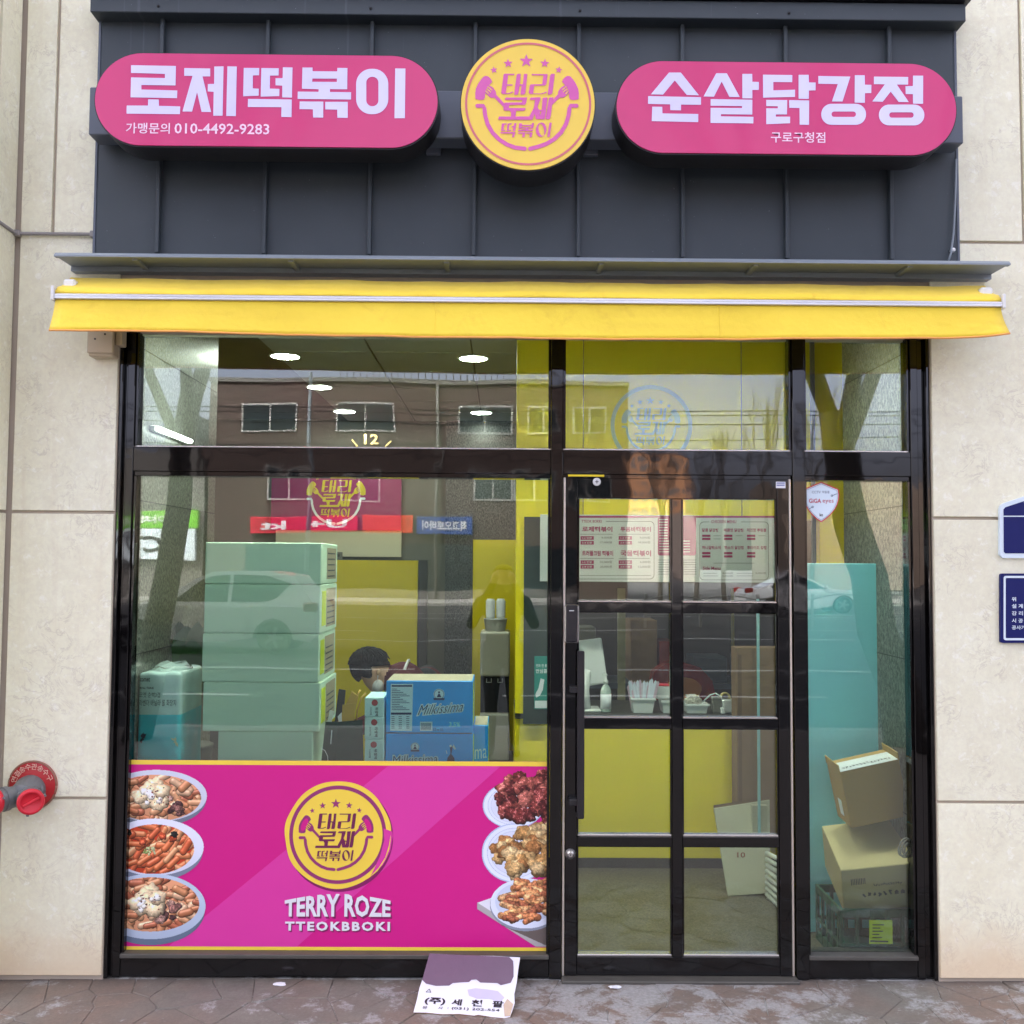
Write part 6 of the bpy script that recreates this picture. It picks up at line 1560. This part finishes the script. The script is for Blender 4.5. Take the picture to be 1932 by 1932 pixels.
bk = building('brick_building', 'dark red brick building with white windows across the street', mx(405, D), mx(1200, D), YF, 9, mz(716, D), BRICK)
box('parapet', mx(403, D), mx(1202, D), YF - 9, YF + .12, mz(722, D), mz(714, D), PLAST, bk)
for px in (465, 650, 875, 1010, 1098): window(bk, mx(px, D), mx(px + (108 if px < 1000 else 60), D), mz(815, D), mz(762, D), YF)
for px in (520, 655, 905, 985, 1090): window(bk, mx(px, D), mx(px + 78, D), mz(948, D), mz(892, D), YF)
for k in range(34):
    x = mx(655, D) + k * .33; tube('railing_bar', [(x, YF - .2, mz(714, D)), (x, YF - .2, mz(692, D))], .025, PLAST, bk, 4)
tube('railing_rail', [(mx(655, D), YF - .2, mz(691, D)), (mx(1060, D), YF - .2, mz(691, D))], .03, PLAST, bk, 4)
tube('drainpipe', [(mx(838, D), YF + .12, mz(722, D)), (mx(838, D), YF + .12, 0)], .08, PLAST, bk, 6)
ORA = mat('orange_red_sign', lin((214, 70, 40)), .4); BLU = mat('blue_sign', lin((36, 70, 140)), .4); GRNS = mat('leaf_green_sign', lin((110, 190, 30)), .4); RDS = mat('red_sign', lin((200, 30, 60)), .4)
def street_sign(label, x0, x1, y0, y1, m, words_, mtx=PWHITE):
    X0, X1, Z0, Z1 = mx(x0, D), mx(x1, D), mz(y1, D), mz(y0, D)
    t = thing('street_sign', label, 'sign', ((X0 + X1) / 2, YF + .3, Z0), 'signs across the street'); box('sign_box', X0, X1, YF + .13, YF + .38, Z0, Z1, m, t, .02)
    if words_:
        w_ = (X1 - X0) * .8; h = (Z1 - Z0) * .55
        text_on('sign_lettering', [(words_, (X1 - (X1 - X0) * .1, YF + .39, Z0 + (Z1 - Z0) * .22), (-w_, 0, 0), (0, 0, h), .03)], mtx, t)
street_sign('blue shop sign across the street, mirrored in the window', 805, 905, 978, 1012, BLU, '최고오토바이'); street_sign('orange shop sign across the street, mirrored in the window', 700, 798, 975, 1010, ORA, None); street_sign('red phone-shop sign across the street, mirrored in the window', 490, 690, 978, 1008, RDS, 'U+  kt')
shopb = box('shop_window', mx(480, D), mx(1100, D), YF + .02, YF + .1, .4, mz(1030, D), DGL, bk); box('shop_base', mx(480, D), mx(1100, D), YF + .02, YF + .16, 0, .4, PLAST, bk)
lb_ = building('plaster_building', 'low grey plaster building left of the brick building across the street', mx(60, D), mx(398, D), YF, 9, mz(860, D), PLAST)
h0 = mz(860, D); X0, X1 = mx(330, D), mx(400, D)
mobj('gable_roof', [(mx(310, D), YF, h0), (mx(400, D), YF, h0), (mx(355, D), YF, mz(770, D)), (mx(310, D), YF - 8, h0), (mx(400, D), YF - 8, h0), (mx(355, D), YF - 8, mz(770, D))], [(0, 1, 2), (5, 4, 3), (0, 2, 5, 3), (2, 1, 4, 5)], ROOFT, lb_)
street_sign('green grocer sign across the street, mirrored at the left edge', 200, 392, 968, 1000, GRNS, 'JV 야채 과일'); street_sign('white notice panel under the green grocer sign', 205, 388, 1001, 1060, PLW, 'CCTV', PBLACK)
rb = building('low_building', 'low dark building right of the street trees', mx(1500, 72), mx(2200, 72), -68, 10, mz(905, 72), mat('brown_plaster', (.12, .09, .07), .8))
ORT = mat('sunset_painted_concrete', lin((120, 82, 52)), .8, .06, .05)  # warm sunset light on the tower is put into this wall colour
D2 = 260.; tw = thing('apartment_tower', 'orange-lit apartment tower far down the street', 'building', (mx(1255, D2), -256, 0)); box('wall', mx(1203, D2), mx(1312, D2), -272, -256, -.1, mz(862, D2), ORT, tw)
for i in range(6):
    for j in range(9): box('window', mx(1207, D2) + i * 2.5, mx(1207, D2) + i * 2.5 + 1.5, -256, -255.9, 3 + j * 3, 4.4 + j * 3, DGL, tw)
box('wall', mx(1180, 120), mx(1340, 120), -124, -116, -.1, mz(965, 120), mat('dull_brown_wall', (.10, .08, .07), .8), thing('low_shop_block', 'low dull brown shop block standing before the orange tower', 'building', (mx(1260, 120), -116, 0)))
# bare street trees
BARK = mat('grey_bark', (.16, .14, .12), .9, .3, 3, .6, 12)
def tree(label, base, h, r, lean, seed, spread=.5, levels=4, split=.35):
    g = random.Random(seed); t = thing('street_tree', label, 'tree', base, 'bare street trees'); b = Vector(base)
    tr = bmesh.new(); cr_ = bmesh.new()
    pts = [b + Vector((lean[0] * k / 6 + .05 * g.uniform(-1, 1) * h * .1, lean[1] * k / 6, h * split * k / 6)) for k in range(7)]
    bm_tube(tr, pts, [r * (1.15 - .045 * k) for k in range(7)], 12)
    def grow(p, d, L, rr, lv):
        q_ = p + d * L; mid = p.lerp(q_, .5) + Vector((g.uniform(-1, 1), g.uniform(-1, 1), g.uniform(0, .6))) * L * .07
        bm_tube(cr_, [p, mid, q_], [rr, rr * .8, rr * .6], 5 if lv > 1 else 4, False)
        if lv == 0: return
        for k in range(g.randint(2, 3) + (lv == 1) * 2):
            nd = (d + Vector((g.uniform(-1, 1), g.uniform(-1, 1), g.uniform(-.1, .75))) * spread).normalized(); grow(p.lerp(q_, g.uniform(.45, 1.)), nd, L * g.uniform(.62, .85), rr * .55, lv - 1)
    for k in range(4):
        a = 2 * math.pi * k / 4 + g.uniform(-.5, .5); grow(pts[-1] - Vector((0, 0, g.uniform(0, .1) * h)), Vector((math.cos(a) * spread, math.sin(a) * spread, 1)).normalized(), h * .24, r * .55, levels)
    bmobj('trunk', tr, BARK, t, True); bmobj('crown', cr_, BARK, t, True)
tree('leaning street tree with thick trunk near the left of the pavement', (mx(290, 9.6), -5.4, 0), 9.5, .12, (.45, 0), 3, .5, 3)
tree('leaning street tree near the right of the pavement', (mx(1745, 9.2), -5.2, 0), 9.0, .17, (-.7, 0), 8, .5, 3)
for k, (px, dd, hh) in enumerate(((1262, 46, 7.6), (1335, 46, 6.8), (1405, 44, 8.6), (1462, 46, 9.6), (1580, 44, 9.5))):
    tree('pollarded bare tree on the far kerb, %s from the brick building' % ('first', 'second', 'third', 'fourth', 'fifth')[k], (mx(px, dd), 4.1 - dd - .3 if dd > 45 else -42, 0), hh, .11, (.1, 0), 20 + k, .2, 3, .5)
# overhead wires and pole
WIRE = mat('black_wire', (.02, .02, .02), .6)
for k, (z0, z1) in enumerate(((5.30, 5.25), (5.22, 5.2), (5.02, 5.06), (4.3, 5.0), (4.5, 4.2))):
    n = 16; pts = [(-22 + 44 * i / n, -17 - .2 * k, z0 + (z1 - z0) * i / n - .3 * math.sin(math.pi * i / n)) for i in range(n + 1)]
    tag(tube('overhead_wire', pts, .012, WIRE, None, 5), 'black overhead wire, %s of five above the street' % ('highest', 'second', 'third', 'fourth', 'lowest')[k], 'wire', 'overhead wires')
tag(tube('utility_pole', [(mx(596, 40), -36, 0), (mx(596, 40), -36, 9.4)], [.10, .07], GALV, None, 10), 'grey utility pole in front of the brick building', 'pole')
# road fence
fen = thing('road_fence', 'white road fence with arched top rail at the right across the lanes', 'fence', (9, -24, -.14))
for k in range(9):
    x = 4 + k * 1.6; box('post', x - .04, x + .04, -24.04, -23.96, -.14, .9, WINW, fen, .01)
    tube('rail', [(x + 1.6 * i / 8, -24, .72 + .14 * math.sin(math.pi * i / 8)) for i in range(9)], .02, WINW, fen, 5); tube('rail', [(x, -24, .25), (x + 1.6, -24, .25)], .02, WINW, fen, 5)
# cars -----------------------------------------------------------------------
CARW = mat('white_car_paint', (.85, .86, .88), .15, .02, 1, coat=.6); TYRE = mat('tyre_rubber', (.02, .02, .02), .8); RIMM = mat('alloy_rim', (.5, .5, .5), .3, .1, metal=.8); LAMPR = mat('tail_lamp', lin((150, 20, 16)), .2); LAMPW = mat('head_lamp', (.6, .62, .65), .1)
def car(label, cx, yn, z0, L, W, H, belt, prof, wins, wh, r, flip, paint):
    t = thing('parked_car', label, 'car', (cx, yn, z0))
    s = -1 if flip else 1
    def P(x, z, side, off=0.):
        hw = W / 2 * (1 - (.24 * max(0, z - belt) / (H - belt)) - .05 * max(0, .45 - z)) + off
        return (cx + s * (x - L / 2), yn + side * hw, z0 + z)
    pr = []
    for x, z in prof:
        if isinstance(x, str):
            c = wh[int(z)]
            for k in range(9): a = math.pi * k / 8; pr.append((c + (r + .07) * math.cos(a), r + (r + .07) * math.sin(a) - .02))
        else: pr.append((x, z))
    n = len(pr); V = [P(x, z, -1) for x, z in pr] + [P(x, z, 1) for x, z in pr]
    _, tr = tess([pr]); F = [tuple(q_) for q_ in tr] + [tuple(n + i for i in reversed(q_)) for q_ in tr] + [(i, (i + 1) % n, n + (i + 1) % n, n + i) for i in range(n)]
    bm = bmesh.new(); vs = [bm.verts.new(v) for v in V]
    for f in F: bm.faces.new([vs[i] for i in f])
    bmesh.ops.recalc_face_normals(bm, faces=bm.faces); bmobj('body', bm, paint, t)
    for w_ in wins:
        for sd in (-1, 1):
            _, tr = tess([w_]); mobj('side_window', [P(x, z, sd, .006) for x, z in w_], [tuple(q_) for q_ in tr], DGL, t)
    for c in wh:
        for sd in (-1, 1):
            M = Matrix.Translation((cx + s * (c - L / 2), yn + sd * (W / 2 - .11), z0 + r)) @ Matrix.Rotation(R(-90 * sd), 4, 'X')
            w_ = lathe('wheel', [(r * .6, -.1), (r * .95, -.1), (r, -.07), (r, .07), (r * .95, .1), (r * .66, .1), (r * .62, .06)], TYRE, t, 28, M)
            bm = bmesh.new(); bm_lathe(bm, [(r * .15, .085), (r * .12, .095)], 12)
            for k in range(5): bm_box(bm, r * .08, r * .63, -.035, .035, .075, .09, 0, Matrix.Rotation(2 * math.pi * k / 5, 4, 'Z'))
            bmesh.ops.transform(bm, matrix=M, verts=bm.verts); bmobj('rim', bm, RIMM, w_)
    for sd in (-1, 1):
        for nm, x, z, m in (('headlight', .12, .72, LAMPW), ('tail_light', L - .12, .95, LAMPR)):
            a = P(x, z, sd, -.03); box(nm, a[0] - .14, a[0] + .14, a[1] - .06, a[1] + .06, a[2] - .09, a[2] + .1, m, t, .03)
        a = P(1.55, 1.0, sd, .1); box('mirror', a[0] - .06, a[0] + .06, a[1] - .1, a[1] + .06, a[2] - .05, a[2] + .09, paint, t, .03)
suv = [(.05, .35), (0.0, .6), (.06, .85), (.45, .98), (1.25, 1.05), (1.95, 1.5), (2.3, 1.64), (3.4, 1.66), (3.95, 1.56), (4.3, 1.1), (4.42, .95), (4.4, .4), (4.3, .28), ('a', 1), (2.6, .24), (1.8, .24), ('a', 0), (.3, .26)]
car('white sport utility vehicle across the lane, mirrored in the left window', mx(405, 20) + .15, -16.2, -.135, 4.42, 1.82, 1.66, .95, suv, ([(1.55, 1.06), (2.08, 1.48), (2.35, 1.56), (2.65, 1.57), (2.65, 1.06)], [(2.72, 1.06), (2.72, 1.57), (3.4, 1.57), (3.9, 1.42), (3.6, 1.12), (3.4, 1.06)]), (.85, 3.55), .34, False, CARW)
sed = [(.05, .3), (0.0, .55), (.1, .72), (.6, .85), (1.35, .95), (2.1, 1.36), (2.6, 1.46), (3.2, 1.44), (3.95, 1.08), (4.5, 1.0), (4.62, .8), (4.6, .35), (4.5, .24), ('a', 1), (2.8, .2), (1.8, .2), ('a', 0), (.3, .22)]
car('white sedan on the far lane, mirrored beside the door', mx(1530, 38), -34, -.135, 4.62, 1.8, 1.46, .88, sed, ([(1.55, .97), (2.15, 1.32), (2.6, 1.39), (2.65, .97)], [(2.72, .97), (2.68, 1.39), (3.2, 1.36), (3.75, 1.06), (3.6, .98)]), (.9, 3.65), .32, True, CARW)

# the person taking the picture, standing behind the camera point
prims = []
GX, GYp = .0, -4.62
cap_((GX, GYp, .92), (GX, GYp, 1.10), .15, .145, 1); cap_((GX, GYp, 1.10), (GX, GYp + .01, 1.34), .15, .17, 1); cap_((GX, GYp, 1.36), (GX, GYp + .01, 1.46), .07, .055, 0)
cap_((GX, GYp + .02, 1.50), (GX, GYp + .0, 1.575), .07, .085, 0)
for s in (-1, 1):
    cap_((GX + s * .19, GYp, 1.34), (GX + s * .27, GYp + .14, 1.16), .062, .05, 1); cap_((GX + s * .27, GYp + .14, 1.16), (GX + s * .09, GYp + .34, 1.50), .047, .036, 1); cap_((GX + s * .09, GYp + .34, 1.50), (GX + s * .07, GYp + .37, 1.57), .032, .034, 0)
    for k in range(4): cap_((GX + s * .07, GYp + .36 + .0 * k, 1.55 + .016 * k), (GX + s * .035, GYp + .385, 1.56 + .018 * k), .010, .008, 0)
    cap_((GX + s * .09, GYp + .09, 1.0), (GX + s * .1, GYp + .04, .5), .1, .066, 2) if 0 else cap_((GX + s * .09, GYp, .92), (GX + s * .1, GYp + .02, .5), .1, .066, 2)
    cap_((GX + s * .1, GYp + .02, .5), (GX + s * .11, GYp - .02, .1), .062, .044, 2); cap_((GX + s * .11, GYp - .03, .05), (GX + s * .12, GYp + .15, .042), .045, .038, 3)
ph = thing('person', 'person in dark coat photographing the shop, mirrored in the glass', 'person', (GX, GYp, 0))
COAT = mat('black_coat', (.012, .012, .014), .8)
link(bpy.data.objects.new('body', body_mesh(prims, (SKIN, COAT, JEAN, SHOE), .014)), ph)
bm = bmesh.new(); bmesh.ops.create_icosphere(bm, subdivisions=3, radius=1)
for vv in bm.verts:
    c = vv.co.copy(); p = Vector((GX + c.x * .098, GYp - .015 + c.y * .11, 1.585 + c.z * .085))
    if c.y > .45 and c.z < .3: p = p.lerp(Vector((GX, GYp, 1.6)), .5)
    if c.y < .2 and c.z < -.2: p.z -= .12
    vv.co = p
bmobj('hair', bm, HAIR, ph, True)
